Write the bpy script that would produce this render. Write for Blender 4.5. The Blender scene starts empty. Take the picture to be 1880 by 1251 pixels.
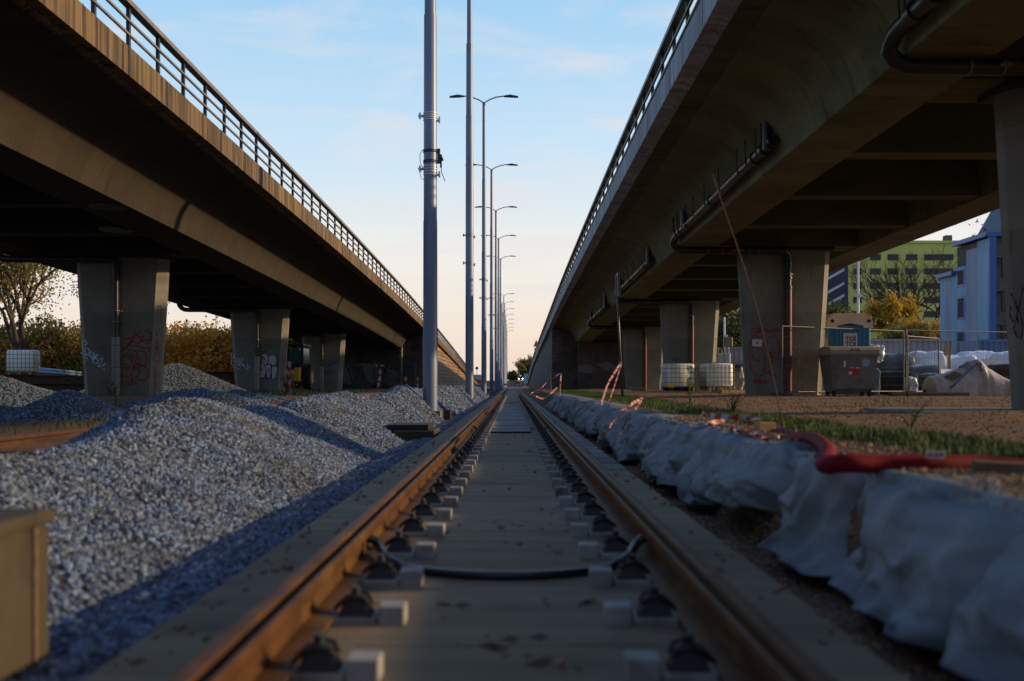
import bpy, math, random
import numpy as np
from mathutils import Vector, Matrix, noise
random.seed(7); rng = np.random.default_rng(7)
R = math.radians
S = bpy.context.scene
COL = S.collection
# ------------------------------------------------------------------ camera, world, sun, exposure
F, VX, VY = 1828.0, 940.0, 706.0            # focal length and vanishing point in photo pixels (1880 x 1251)
CX, CZ = -0.02, 0.68
cam = bpy.data.cameras.new('camera'); co = bpy.data.objects.new('camera', cam); COL.objects.link(co)
cam.sensor_width = 36; cam.lens = 36 * F / 1880; cam.shift_x = 0.0; cam.shift_y = (VY - 625.5) / 1880
cam.clip_start = 0.05; cam.clip_end = 3000
co.location = (CX, 0, CZ); co.rotation_euler = (R(90), 0, 0)
cam.dof.use_dof = True; cam.dof.focus_distance = 32; cam.dof.aperture_fstop = 1.6
S.camera = co
SUN_AZ, SUN_EL = R(86), R(14)
w = bpy.data.worlds.new("World"); S.world = w; w.use_nodes = True
nt = w.node_tree; N = nt.nodes; L = nt.links
bg = N['Background']; bg.inputs[1].default_value = 0.13
sky = N.new('ShaderNodeTexSky'); sky.sky_type = 'NISHITA'; sky.sun_disc = False
sky.sun_elevation = SUN_EL; sky.sun_rotation = SUN_AZ; sky.dust_density = 1.6; sky.ozone_density = 2.0
tc = N.new('ShaderNodeTexCoord'); sp = N.new('ShaderNodeSeparateXYZ'); L.new(tc.outputs['Generated'], sp.inputs[0])
ramp = N.new('ShaderNodeValToRGB'); L.new(sp.outputs[2], ramp.inputs[0])
E_ = ramp.color_ramp.elements
E_[0].position = 0.0; E_[0].color = (0.92, 0.70, 0.56, 1); E_[1].position = 1.0; E_[1].color = (0.04, 0.19, 0.50, 1)
for p, c in ((0.05, (0.95, 0.78, 0.65)), (0.13, (0.92, 0.87, 0.80)), (0.22, (0.63, 0.80, 0.93)), (0.36, (0.38, 0.66, 0.91)), (0.5, (0.12, 0.38, 0.75)), (0.7, (0.055, 0.25, 0.60))):
    e = E_.new(p); e.color = (*c, 1)
sc_ = N.new('ShaderNodeVectorMath'); sc_.operation = 'SCALE'; sc_.inputs['Scale'].default_value = 1.0 / 0.13 / 3.0
# the sky towards the low sun and ahead is brighter than the sky behind
dn = N.new('ShaderNodeVectorMath'); dn.operation = 'DOT_PRODUCT'; L.new(tc.outputs['Generated'], dn.inputs[0]); dn.inputs[1].default_value = (0.30, 0.95, 0.05)
mr_ = N.new('ShaderNodeMapRange'); mr_.interpolation_type = 'SMOOTHSTEP'; L.new(dn.outputs['Value'], mr_.inputs[0]); mr_.inputs[1].default_value = -0.2; mr_.inputs[2].default_value = 0.8; mr_.inputs[3].default_value = 0.26; mr_.inputs[4].default_value = 1.0
mr_.inputs[3].default_value = 0.0; sa_ = N.new('ShaderNodeMix'); sa_.data_type = 'RGBA'; L.new(mr_.outputs[0], sa_.inputs[0]); L.new(ramp.outputs[0], sa_.inputs[7])
sb_ = N.new('ShaderNodeVectorMath'); sb_.operation = 'MULTIPLY'; L.new(ramp.outputs[0], sb_.inputs[0]); sb_.inputs[1].default_value = (0.18, 0.30, 0.50); L.new(sb_.outputs[0], sa_.inputs[6])
L.new(sa_.outputs[2], sc_.inputs[0])
mx = N.new('ShaderNodeMix'); mx.data_type = 'RGBA'; mx.inputs[0].default_value = 0.90
L.new(sky.outputs[0], mx.inputs[6]); L.new(sc_.outputs[0], mx.inputs[7])
# thin cirrus: noise on the sky plane
dv = N.new('ShaderNodeMath'); dv.operation = 'ADD'; dv.inputs[1].default_value = 0.10; L.new(sp.outputs[2], dv.inputs[0])
du = N.new('ShaderNodeMath'); du.operation = 'DIVIDE'; L.new(sp.outputs[0], du.inputs[0]); L.new(dv.outputs[0], du.inputs[1])
dw = N.new('ShaderNodeMath'); dw.operation = 'DIVIDE'; L.new(sp.outputs[1], dw.inputs[0]); L.new(dv.outputs[0], dw.inputs[1])
cb = N.new('ShaderNodeCombineXYZ'); L.new(du.outputs[0], cb.inputs[0]); L.new(dw.outputs[0], cb.inputs[1])
mp = N.new('ShaderNodeMapping'); mp.inputs['Scale'].default_value = (1.1, 1.5, 1); mp.inputs['Rotation'].default_value = (0, 0, R(28)); mp.inputs['Location'].default_value = (5.1, 2.7, 0)
L.new(cb.outputs[0], mp.inputs[0])
nz = N.new('ShaderNodeTexNoise'); nz.inputs['Scale'].default_value = 1.5; nz.inputs['Detail'].default_value = 9; nz.inputs['Roughness'].default_value = 0.58; nz.inputs['Distortion'].default_value = 0.7
L.new(mp.outputs[0], nz.inputs['Vector'])
cr = N.new('ShaderNodeValToRGB'); cr.color_ramp.elements[0].position = 0.47; cr.color_ramp.elements[0].color = (0, 0, 0, 1); cr.color_ramp.elements[1].position = 0.74; cr.color_ramp.elements[1].color = (0.80, 0.80, 0.80, 1)
L.new(nz.outputs['Fac'], cr.inputs[0])
mc = N.new('ShaderNodeMix'); mc.data_type = 'RGBA'; L.new(cr.outputs[0], mc.inputs[0]); L.new(mx.outputs[2], mc.inputs[6])
mc.inputs[7].default_value = (0.86 / .39, 0.80 / .39, 0.80 / .39, 1)
L.new(mc.outputs[2], bg.inputs[0])
sun = bpy.data.lights.new('sun', 'SUN'); so = bpy.data.objects.new('sun', sun); COL.objects.link(so)
sun.energy = 1.4; sun.angle = R(1.5); sun.color = (1.0, 0.68, 0.38)
sd = Vector((math.cos(SUN_EL) * math.sin(SUN_AZ), math.cos(SUN_EL) * math.cos(SUN_AZ), math.sin(SUN_EL)))
so.rotation_euler = sd.to_track_quat('Z', 'Y').to_euler(); so.location = sd * 50
S.view_settings.view_transform = 'Standard'; S.view_settings.look = 'None'; S.view_settings.exposure = 1.55; S.view_settings.gamma = 1
S.cycles.use_denoising = True; S.cycles.max_bounces = 6; S.cycles.diffuse_bounces = 2

# ------------------------------------------------------------------ helpers
def at(px, py, Y): return Vector((CX + (px - VX) * Y / F, Y, CZ - (py - VY) * Y / F))
def tag(o, label=None, cat=None, group=None, kind=None):
    if label: o['label'] = label
    if cat: o['category'] = cat
    if group: o['group'] = group
    if kind: o['kind'] = kind
    return o
def empty(name, loc, rz=0):
    o = bpy.data.objects.new(name, None); COL.objects.link(o); o.location = loc; o.rotation_euler = (0, 0, rz); o.empty_display_size = .2; return o
def copy_tree(o, parent=None):
    c = o.copy(); COL.objects.link(c); c.parent = parent
    for ch in list(o.children): copy_tree(ch, c)
    return c
class MB:
    def __init__(s): s.v = []; s.f = []; s.m = []; s.mi = 0
    def add(s, vs, fs):
        b = len(s.v); s.v += [tuple(v) for v in vs]; s.f += [tuple(b + i for i in f) for f in fs]; s.m += [s.mi] * len(fs); return s
    def box(s, x0, x1, y0, y1, z0, z1):
        return s.add([(x0,y0,z0),(x1,y0,z0),(x1,y1,z0),(x0,y1,z0),(x0,y0,z1),(x1,y0,z1),(x1,y1,z1),(x0,y1,z1)],
                     [(0,3,2,1),(4,5,6,7),(0,1,5,4),(1,2,6,5),(2,3,7,6),(3,0,4,7)])
    def obox(s, c, ax, ay, az, hx, hy, hz):
        c = Vector(c); ax = Vector(ax).normalized() * hx; ay = Vector(ay).normalized() * hy; az = Vector(az).normalized() * hz
        P = [c + ax * i + ay * j + az * k for k in (-1, 1) for (i, j) in ((-1,-1),(1,-1),(1,1),(-1,1))]
        return s.add(P, [(0,3,2,1),(4,5,6,7),(0,1,5,4),(1,2,6,5),(2,3,7,6),(3,0,4,7)])
    def cbox(s, x0, x1, y0, y1, z0, z1, b=.01):
        # chamfered box as three stacked rings
        def ring(i, z): return [(x0+i,y0+b+0*i,z),(x0+b,y0+i,z),(x1-b,y0+i,z),(x1-i,y0+b,z),(x1-i,y1-b,z),(x1-b,y1-i,z),(x0+b,y1-i,z),(x0+i,y1-b,z)]
        P = ring(b*.7, z0) + ring(0, z0+b) + ring(0, z1-b) + ring(b*.7, z1); f = []
        for k in range(3):
            for j in range(8): f.append((8*k+j, 8*k+(j+1)%8, 8*k+8+(j+1)%8, 8*k+8+j))
        f += [tuple(range(7,-1,-1)), tuple(range(24,32))]
        return s.add(P, f)
    def tube(s, pts, r, n=8, cap=True):
        pts = [Vector(p) for p in pts]; rs = r if isinstance(r, (list, tuple)) else [r] * len(pts)
        P = []; up = None
        for i, p in enumerate(pts):
            d = (pts[min(i+1, len(pts)-1)] - pts[max(i-1, 0)])
            if d.length < 1e-9: d = Vector((0,0,1))
            d.normalize()
            if up is None: up = Vector((0,0,1)) if abs(d.z) < .9 else Vector((0,1,0))
            a = d.cross(up)
            if a.length < 1e-4: a = d.cross(Vector((1,0,0)))
            a.normalize(); b = a.cross(d).normalized(); up = b
            for k in range(n):
                t = 2 * math.pi * k / n; P.append(p + (a * math.cos(t) + b * math.sin(t)) * rs[i])
        f = []
        for i in range(len(pts) - 1):
            for k in range(n): f.append((i*n+k, i*n+(k+1)%n, (i+1)*n+(k+1)%n, (i+1)*n+k))
        if cap: f += [tuple(range(n-1,-1,-1)), tuple((len(pts)-1)*n+k for k in range(n))]
        return s.add(P, f)
    def prism(s, poly, fn, stations, close=True):
        """poly of (a,b) swept; fn(a,b,t)->xyz"""
        n = len(poly); P = []
        for t in stations: P += [fn(a, b, t) for a, b in poly]
        f = []
        for i in range(len(stations) - 1):
            for k in range(n if close else n-1): f.append((i*n+k, i*n+(k+1)%n, (i+1)*n+(k+1)%n, (i+1)*n+k))
        if close: f += [tuple(range(n-1,-1,-1)), tuple((len(stations)-1)*n+k for k in range(n))]
        return s.add(P, f)
    def grid(s, fn, us, vs):
        P = [fn(u, v) for u in us for v in vs]; nv = len(vs)
        return s.add(P, [(i*nv+j, (i+1)*nv+j, (i+1)*nv+j+1, i*nv+j+1) for i in range(len(us)-1) for j in range(nv-1)])
    def build(s, name, mat, parent=None, smooth=False, recalc=True):
        me = bpy.data.meshes.new(name); me.from_pydata(s.v, [], s.f)
        for m in (mat if isinstance(mat, (list, tuple)) else [mat]): me.materials.append(m)
        if any(s.m): me.polygons.foreach_set('material_index', s.m)
        if recalc:
            import bmesh
            bm = bmesh.new(); bm.from_mesh(me); bmesh.ops.recalc_face_normals(bm, faces=bm.faces); bm.to_mesh(me); bm.free()
        if smooth is True: me.polygons.foreach_set('use_smooth', [True] * len(me.polygons))
        elif smooth: 
            me.polygons.foreach_set('use_smooth', [True] * len(me.polygons)); me.set_sharp_from_angle(angle=R(smooth))
        me.update()
        o = bpy.data.objects.new(name, me); COL.objects.link(o)
        if parent: o.parent = parent
        return o

# ------------------------------------------------------------------ materials
def mat(name, c1, c2=None, scale=4, rough=.8, metal=0, stretch=(1,1,1), lo=.35, hi=.65, bump=0, bscale=None, c3=None, s3=1, lo3=.55, hi3=.7, st3=(1,1,1), coords='pos', detail=6, spec=None, trans=0, randv=0):
    m = bpy.data.materials.new(name); m.use_nodes = True; nt = m.node_tree; N = nt.nodes; L = nt.links; b = N['Principled BSDF']
    b.inputs['Roughness'].default_value = rough; b.inputs['Metallic'].default_value = metal
    if spec is not None: b.inputs['Specular IOR Level'].default_value = spec
    b.inputs['Base Color'].default_value = (*c1, 1)
    if coords == 'pos': src = N.new('ShaderNodeNewGeometry').outputs['Position']
    else: src = N.new('ShaderNodeTexCoord').outputs['Object']
    def nse(sc, st, det=detail):
        mp = N.new('ShaderNodeMapping'); mp.inputs['Scale'].default_value = st; L.new(src, mp.inputs[0])
        n = N.new('ShaderNodeTexNoise'); n.inputs['Scale'].default_value = sc; n.inputs['Detail'].default_value = det; L.new(mp.outputs[0], n.inputs['Vector']); return n.outputs['Fac']
    out = None
    if c2 is not None:
        r = N.new('ShaderNodeValToRGB'); L.new(nse(scale, stretch), r.inputs[0])
        r.color_ramp.elements[0].position = lo; r.color_ramp.elements[0].color = (*c1, 1); r.color_ramp.elements[1].position = hi; r.color_ramp.elements[1].color = (*c2, 1)
        out = r.outputs[0]
    if c3 is not None:
        mr = N.new('ShaderNodeMapRange'); L.new(nse(s3, st3), mr.inputs[0]); mr.inputs[1].default_value = lo3; mr.inputs[2].default_value = hi3
        mxn = N.new('ShaderNodeMix'); mxn.data_type = 'RGBA'; L.new(mr.outputs[0], mxn.inputs[0])
        if out is not None: L.new(out, mxn.inputs[6])
        else: mxn.inputs[6].default_value = (*c1, 1)
        mxn.inputs[7].default_value = (*c3, 1); out = mxn.outputs[2]
    if randv:
        oi = N.new('ShaderNodeObjectInfo'); mr = N.new('ShaderNodeMapRange'); L.new(oi.outputs['Random'], mr.inputs[0]); mr.inputs[3].default_value = 1 - randv; mr.inputs[4].default_value = 1 + randv
        vm = N.new('ShaderNodeVectorMath'); vm.operation = 'SCALE'; L.new(mr.outputs[0], vm.inputs['Scale'])
        if out is not None: L.new(out, vm.inputs[0])
        else: vm.inputs[0].default_value = c1
        out = vm.outputs[0]
    if out is not None: L.new(out, b.inputs['Base Color'])
    if bump:
        bn = N.new('ShaderNodeBump'); bn.inputs['Strength'].default_value = 1; bn.inputs['Distance'].default_value = bump; L.new(nse(bscale or scale * 4, (1,1,1), 5), bn.inputs['Height']); L.new(bn.outputs[0], b.inputs['Normal'])
    if trans: b.inputs['Transmission Weight'].default_value = trans
    return m
def emis(name, c, s):
    m = bpy.data.materials.new(name); m.use_nodes = True; b = m.node_tree.nodes['Principled BSDF']; b.inputs['Base Color'].default_value = (*c, 1); b.inputs['Emission Color'].default_value = (*c, 1); b.inputs['Emission Strength'].default_value = s; return m
M = {}
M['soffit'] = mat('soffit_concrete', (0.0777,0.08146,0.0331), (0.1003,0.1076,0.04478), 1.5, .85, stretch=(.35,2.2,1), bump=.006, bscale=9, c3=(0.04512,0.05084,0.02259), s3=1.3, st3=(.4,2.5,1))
M['soffit_l'] = mat('shade_dark_soffit', (0.02722,0.02722,0.02056), (0.03749,0.03629,0.02722), 1.5, .85, stretch=(.35,2.2,1), bump=.006, bscale=9, c3=(0.01814,0.01814,0.01331), s3=1.3, st3=(.4,2.5,1))  # left deck and beams: deep shade put into a darker concrete colour
M['girder_l'] = mat('glow_tinted_girder', (0.02616,0.01948,0.009576), (0.03269,0.0245,0.01209), 1.2, .85, stretch=(1,.8,3), bump=.006, bscale=10, c3=(0.01309,0.01004,0.00554), s3=2.4, st3=(1,2.5,.5), lo3=.56, hi3=.75)  # left girder: warm glow and underside shade put into the colour
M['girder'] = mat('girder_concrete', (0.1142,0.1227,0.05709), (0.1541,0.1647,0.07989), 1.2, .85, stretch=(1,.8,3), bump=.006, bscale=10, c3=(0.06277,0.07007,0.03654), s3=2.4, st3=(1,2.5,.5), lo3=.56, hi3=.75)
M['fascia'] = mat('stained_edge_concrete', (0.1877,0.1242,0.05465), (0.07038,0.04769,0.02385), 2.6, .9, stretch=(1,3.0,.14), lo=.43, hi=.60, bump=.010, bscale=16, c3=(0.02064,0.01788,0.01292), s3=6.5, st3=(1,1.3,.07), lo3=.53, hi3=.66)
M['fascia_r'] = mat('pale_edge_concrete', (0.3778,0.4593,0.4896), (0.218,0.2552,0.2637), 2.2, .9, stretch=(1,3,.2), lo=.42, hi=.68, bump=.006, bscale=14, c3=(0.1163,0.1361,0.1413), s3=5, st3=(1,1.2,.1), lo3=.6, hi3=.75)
M['pier'] = mat('pier_concrete', (0.1692,0.1672,0.1361), (0.224,0.2181,0.177), 1.3, .85, bump=.004, bscale=12, c3=(0.1194,0.1166,0.09525), s3=3, st3=(1.5,1.5,.3), lo3=.6, hi3=.8)
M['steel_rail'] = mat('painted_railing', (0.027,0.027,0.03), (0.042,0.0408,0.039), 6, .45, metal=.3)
M['steel_rail_lit'] = mat('sunlit_railing', (.16,.13,.10), (.22,.18,.14), 6, .5, metal=.2)  # lit copy of the railing steel: warm sunlight painted into its colour
M['rubber'] = mat('bearing_black', (.02,.02,.02), rough=.7)
M['pipe'] = mat('black_pipe', (.012,.013,.016), (.022,.023,.026), 3, .35)
M['pipe_red'] = mat('red_brown_pipe', (.10,.022,.012), (.15,.035,.018), 3, .5)
M['pipe_grey'] = mat('grey_pipe', (.20,.19,.175), (.26,.24,.22), 3, .5)
M['zinc'] = mat('galvanised', (.55,.55,.55), (.70,.70,.70), 12, .4, metal=.15)
M['zinc_dull'] = mat('galvanised_dull', (0.12,0.12,0.12), (0.18,0.174,0.162), 8, .5, metal=.5)
M['pole'] = mat('grey_painted_pole', (0.1637,0.2196,0.3123), (0.1964,0.2615,0.3674), 2, .42, metal=.15, stretch=(1,1,.3), c3=(0.1364,0.1812,0.2481), s3=1, st3=(3,3,.4))
M['lamp'] = mat('lamp_head', (.035,.04,.05), rough=.4)
M['rust'] = mat('rail_rust', (0.1182,0.04932,0.009657), (0.0591,0.02443,0.006206), 9, .62, metal=.25, stretch=(1,.5,1), bump=.0015, bscale=120, c3=(0.1655,0.08927,0.02068), s3=2.2, lo3=.55, hi3=.75, spec=.4)
M['rust_dark'] = mat('dark_rust', (0.075,0.02625,0.012), (0.04125,0.0165,0.009), 5, .8, bump=.002, bscale=60)
M['slab'] = mat('track_concrete', (0.1792,0.1451,0.08562), (0.2561,0.2102,0.1265), 2.2, .85, stretch=(.35,2.4,1), bump=.003, bscale=45, c3=(0.111,0.08142,0.04379), s3=1.7, st3=(.8,1.4,1), lo3=.55, hi3=.8)
M['slab_pale'] = mat('dusty_concrete', (0.1926,0.2028,0.213), (0.2737,0.2839,0.2941), 1.7, .85, stretch=(.5,1.6,1), bump=.002, bscale=45, c3=(0.1217,0.1115,0.1014), s3=1.1, lo3=.5, hi3=.7)
M['block'] = mat('block_concrete', (0.2826,0.2932,0.2809), (0.3611,0.3718,0.3553), 14, .8, bump=.002, bscale=90, c3=(0.1236,0.1148,0.0918), s3=7, lo3=.5, hi3=.72, randv=.16)
M['clip'] = mat('clip_black', (.010,.010,.012), rough=.45)
M['hose'] = mat('black_hose', (.010,.011,.014), rough=.35)
M['dirt'] = mat('dirt', (0.1506,0.07083,0.02543), (0.2359,0.1193,0.04499), 1.1, .95, bump=.03, bscale=7, c3=(0.1004,0.05235,0.02054), s3=.35, lo3=.45, hi3=.65)
M['ballast_bed'] = mat('ballast_bed', (0.0352,0.0384,0.0448), (0.0704,0.0768,0.0864), 30, .95, bump=.02, bscale=35)
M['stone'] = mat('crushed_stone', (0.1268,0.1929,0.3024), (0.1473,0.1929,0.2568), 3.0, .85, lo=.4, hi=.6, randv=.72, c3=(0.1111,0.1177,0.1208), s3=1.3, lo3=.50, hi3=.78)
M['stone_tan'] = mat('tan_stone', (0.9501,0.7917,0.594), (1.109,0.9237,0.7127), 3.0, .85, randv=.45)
M['stone_soil'] = mat('soil_stone', (.20,.125,.068), (.30,.21,.13), 3.0, .9, randv=.55)
M['tan_bed'] = mat('tan_bed', (.20,.16,.11), (.30,.25,.18), 25, .95, bump=.02, bscale=30)
M['soil_bed'] = mat('trench_soil', (.085,.052,.03), (.14,.09,.055), 9, .95, bump=.03, bscale=22)
M['geo'] = mat('white_geotextile', (0.1757,0.2183,0.2414), (0.2075,0.2556,0.2816), 2.5, .75, bump=.004, bscale=35, c3=(0.08777,0.09293,0.083), s3=2.6, lo3=.50, hi3=.72)
M['grass'] = mat('grass_blade', (0.01924,0.06234,0.004763), (0.05063,0.1247,0.01021), 2.0, .7, c3=(0.07088,0.1055,0.01191), s3=3.1)
M['redpipe'] = mat('red_conduit', (0.1856,0.004368,0.01365), (0.142,0.003276,0.01092), 3, .75, bump=.004, bscale=8, spec=.2)
M['tape_w'] = mat('tape_white', (0.3525,0.3427,0.3328), rough=.5)
M['tape_r'] = mat('tape_red', (0.3744,0.01872,0.01248), rough=.5)
M['wood'] = mat('raw_wood', (0.468,0.286,0.13), (0.338,0.2015,0.091), 5, .8, stretch=(1,6,6))
M['wood_dark'] = mat('weathered_wood', (.11,.078,.048), (.17,.12,.075), 5, .85, stretch=(1,6,6))
M['box_conc'] = mat('marker_concrete', (0.05138,0.04112,0.02399), (0.0634,0.05251,0.03198), 3, .85, bump=.004, bscale=50, c3=(0.0257,0.02014,0.01199), s3=5, st3=(1,1.4,.5), lo3=.55, hi3=.75)
M['black'] = mat('matt_black', (0.012,0.012,0.013), rough=.7)
M['tank'] = mat('tank_plastic', (0.8928,1.008,0.9216), (0.9792,1.037,0.8352), 2, .45)
M['yellow'] = mat('yellow_plate', (.60,.35,.03), rough=.5)
M['white'] = mat('white_paint', (.70,.70,.68), (.60,.60,.58), 3, .5)
M['cream'] = mat('cream_plastic', (0.77,0.588,0.392), (0.868,0.672,0.462), 3, .5)
M['teal'] = mat('teal_plastic', (0.02246,0.1852,0.352), (0.02995,0.2408,0.4224), 3, .5)
M['bin'] = mat('bin_zinc', (0.1267,0.1267,0.1147), (0.1872,0.1811,0.163), 4, .55, metal=.15, c3=(0.08452,0.08211,0.07245), s3=3)
M['bin_lid'] = mat('bin_lid', (0.288,0.252,0.192), (0.36,0.318,0.24), 4, .6)
M['red'] = mat('red_paint', (.45,.03,.02), rough=.5)
M['blue_pale'] = mat('pale_blue', (.25,.42,.55), rough=.6)
M['corrug'] = mat('container_white', (0.3375,0.3578,0.378), (0.405,0.4185,0.432), 2, .6)
M['cont_blue'] = mat('container_blue', (.10,.20,.36), rough=.5)
M['blue_wall'] = mat('blue_cladding', (0.1381,0.3626,0.561), (0.1869,0.4432,0.629), .7, .6, stretch=(1,1,.2), c3=(0.1057,0.2618,0.3825), s3=1.1, st3=(2,2,.3))
M['blue_trim'] = mat('blue_trim', (.03,.13,.42), rough=.4)
M['grey_clad'] = mat('grey_cladding', (0.176,0.264,0.374), (0.242,0.33,0.44), 1, .6, stretch=(1,1,.2))
M['old_conc'] = mat('old_concrete', (0.09295,0.0858,0.07508), (0.143,0.1323,0.1144), .8, .9, c3=(0.0572,0.05005,0.0429), s3=1.2)
M['green_wall'] = mat('green_render', (0.6205,0.707,0.1651), (0.7313,0.8,0.2241), .15, .9, c3=(0.5319,0.5954,0.1651), s3=.1)
M['glass_dark'] = mat('dark_glass', (.015,.018,.02), rough=.15)
M['navy'] = mat('navy_panel', (.02,.04,.09), rough=.5)
M['wrap'] = mat('plastic_wrap', (0.8004,0.8504,0.9255), (0.6503,0.7129,0.8129), 3, .35, bump=.03, bscale=4)
M['wrap_dark'] = mat('dark_wrap', (.07,.10,.12), (.12,.15,.17), 3, .35, bump=.03, bscale=4)
M['tarp'] = mat('tarp', (.34,.29,.25), (.44,.36,.29), 2.6, .4, bump=.035, bscale=5)
M['bark'] = mat('bark', (.045,.032,.022), (.07,.05,.034), 8, .9)
M['paint_red'] = mat('spray_red', (0.3432,0.01872,0.02808), rough=.7)
M['paint_dk'] = mat('spray_dark', (.018,.016,.03), rough=.7)
M['paint_lb'] = mat('spray_light_blue', (0.5083,0.7176,0.8671), rough=.7)
M['paint_w'] = mat('spray_white', (0.546,0.559,0.572), rough=.7)
M['paint_pu'] = mat('spray_purple', (.035,.02,.20), rough=.7)
M['paint_bl'] = mat('spray_blue', (.02,.08,.30), rough=.7)
M['orange'] = mat('orange_sign', (.85,.30,.01), rough=.5)
M['paint_grey'] = mat('spray_grey', (.13,.14,.15), rough=.7)
M['tractor'] = mat('tractor_yellow', (.60,.28,.02), rough=.4)
M['digger_glass'] = mat('cab_glass', (.03,.12,.08), rough=.1)
def leafmat(name, c1, c2, c3):
    m = mat(name, c1, c2, .9, .65, c3=c3, s3=.5, lo3=.48, hi3=.62)
    m.node_tree.nodes['Principled BSDF'].inputs['Subsurface Weight'].default_value = 0
    nt = m.node_tree; b = nt.nodes['Principled BSDF']; t = nt.nodes.new('ShaderNodeBsdfTranslucent'); mix = nt.nodes.new('ShaderNodeMixShader'); mix.inputs[0].default_value = .35
    l = b.inputs['Base Color'].links[0].from_socket; nt.links.new(l, t.inputs[0]); nt.links.new(b.outputs[0], mix.inputs[1]); nt.links.new(t.outputs[0], mix.inputs[2]); nt.links.new(mix.outputs[0], nt.nodes['Material Output'].inputs[0])
    return m
M['lf_autumn'] = leafmat('autumn_leaf', (0.578,0.2785,0.03346), (0.8003,0.4177,0.04563), (0.289,0.2387,0.03803))
M['lf_olive'] = leafmat('olive_leaf', (0.187,0.187,0.0374), (0.3366,0.2992,0.0561), (0.4488,0.2431,0.0374))
M['lf_brown'] = leafmat('brown_leaf', (0.3264,0.153,0.051), (0.4488,0.2244,0.0714), (0.204,0.1428,0.051))
M['lf_green'] = leafmat('green_leaf', (.035,.06,.015), (.07,.10,.02), (.10,.11,.02))
M['lf_yellow'] = leafmat('yellow_leaf', (0.56,0.336,0.028), (0.7,0.448,0.042), (0.308,0.238,0.028))
M['weed'] = leafmat('weed_leaf', (.03,.055,.012), (.05,.08,.02), (.07,.09,.02))
# retaining wall of split blocks
def blockwall(name, ca, cb, mortar):
    m = bpy.data.materials.new(name); m.use_nodes = True; nt = m.node_tree; N = nt.nodes; L = nt.links; b = N['Principled BSDF']; b.inputs['Roughness'].default_value = .9
    g = N.new('ShaderNodeNewGeometry'); s = N.new('ShaderNodeSeparateXYZ'); L.new(g.outputs['Position'], s.inputs[0]); c = N.new('ShaderNodeCombineXYZ'); L.new(s.outputs[1], c.inputs[0]); L.new(s.outputs[2], c.inputs[1])
    br = N.new('ShaderNodeTexBrick'); L.new(c.outputs[0], br.inputs['Vector']); br.inputs['Scale'].default_value = 1; br.inputs['Brick Width'].default_value = 1.9; br.inputs['Row Height'].default_value = .32; br.inputs['Mortar Size'].default_value = .025
    br.inputs['Color1'].default_value = (*ca, 1); br.inputs['Color2'].default_value = (*cb, 1); br.inputs['Mortar'].default_value = (*mortar, 1)
    n = N.new('ShaderNodeTexNoise'); n.inputs['Scale'].default_value = 1.7; n.inputs['Detail'].default_value = 7; L.new(g.outputs['Position'], n.inputs['Vector'])
    v = N.new('ShaderNodeVectorMath'); v.operation = 'SCALE'; mr = N.new('ShaderNodeMapRange'); mr.inputs[1].default_value = .3; mr.inputs[2].default_value = .7; mr.inputs[3].default_value = .6; mr.inputs[4].default_value = 1.35; L.new(n.outputs[0], mr.inputs[0])
    L.new(mr.outputs[0], v.inputs['Scale']); L.new(br.outputs['Color'], v.inputs[0]); L.new(v.outputs[0], b.inputs['Base Color'])
    bn = N.new('ShaderNodeBump'); bn.inputs['Distance'].default_value = .03; L.new(br.outputs['Fac'], bn.inputs['Height']); bn.invert = True; L.new(bn.outputs[0], b.inputs['Normal'])
    return m
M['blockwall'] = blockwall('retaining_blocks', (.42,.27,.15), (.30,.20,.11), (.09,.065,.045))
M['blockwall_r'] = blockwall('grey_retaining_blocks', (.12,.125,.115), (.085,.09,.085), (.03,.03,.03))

def boards(m, axis, period, dark, width=.06):
    nt = m.node_tree; N = nt.nodes; L = nt.links; b = N['Principled BSDF']; src = b.inputs['Base Color'].links[0].from_socket
    g = N.new('ShaderNodeNewGeometry'); s = N.new('ShaderNodeSeparateXYZ'); L.new(g.outputs['Position'], s.inputs[0]); w_ = N.new('ShaderNodeMath'); w_.operation = 'WRAP'; L.new(s.outputs[axis], w_.inputs[0]); w_.inputs[1].default_value = period; w_.inputs[2].default_value = 0
    lt = N.new('ShaderNodeMath'); lt.operation = 'LESS_THAN'; L.new(w_.outputs[0], lt.inputs[0]); lt.inputs[1].default_value = period * width
    # each board a slightly different tone
    fl_ = N.new('ShaderNodeMath'); fl_.operation = 'SNAP'; L.new(s.outputs[axis], fl_.inputs[0]); fl_.inputs[1].default_value = period; wn = N.new('ShaderNodeTexWhiteNoise'); wn.noise_dimensions = '1D'; L.new(fl_.outputs[0], wn.inputs['W'])
    mr = N.new('ShaderNodeMapRange'); L.new(wn.outputs['Value'], mr.inputs[0]); mr.inputs[3].default_value = .84; mr.inputs[4].default_value = 1.14
    ml = N.new('ShaderNodeMath'); ml.operation = 'MULTIPLY_ADD'; L.new(lt.outputs[0], ml.inputs[0]); ml.inputs[1].default_value = -dark; L.new(mr.outputs[0], ml.inputs[2])
    v = N.new('ShaderNodeVectorMath'); v.operation = 'SCALE'; L.new(src, v.inputs[0]); L.new(ml.outputs[0], v.inputs['Scale']); L.new(v.outputs[0], b.inputs['Base Color'])
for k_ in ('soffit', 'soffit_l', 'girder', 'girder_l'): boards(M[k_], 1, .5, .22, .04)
boards(M['fascia'], 1, 1.6, .3, .015); boards(M['fascia_r'], 1, .6, .12, .05); boards(M['pier'], 2, 1.35, .15, .01); boards(M['slab'], 1, 2.8, .35, .004)

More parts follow.
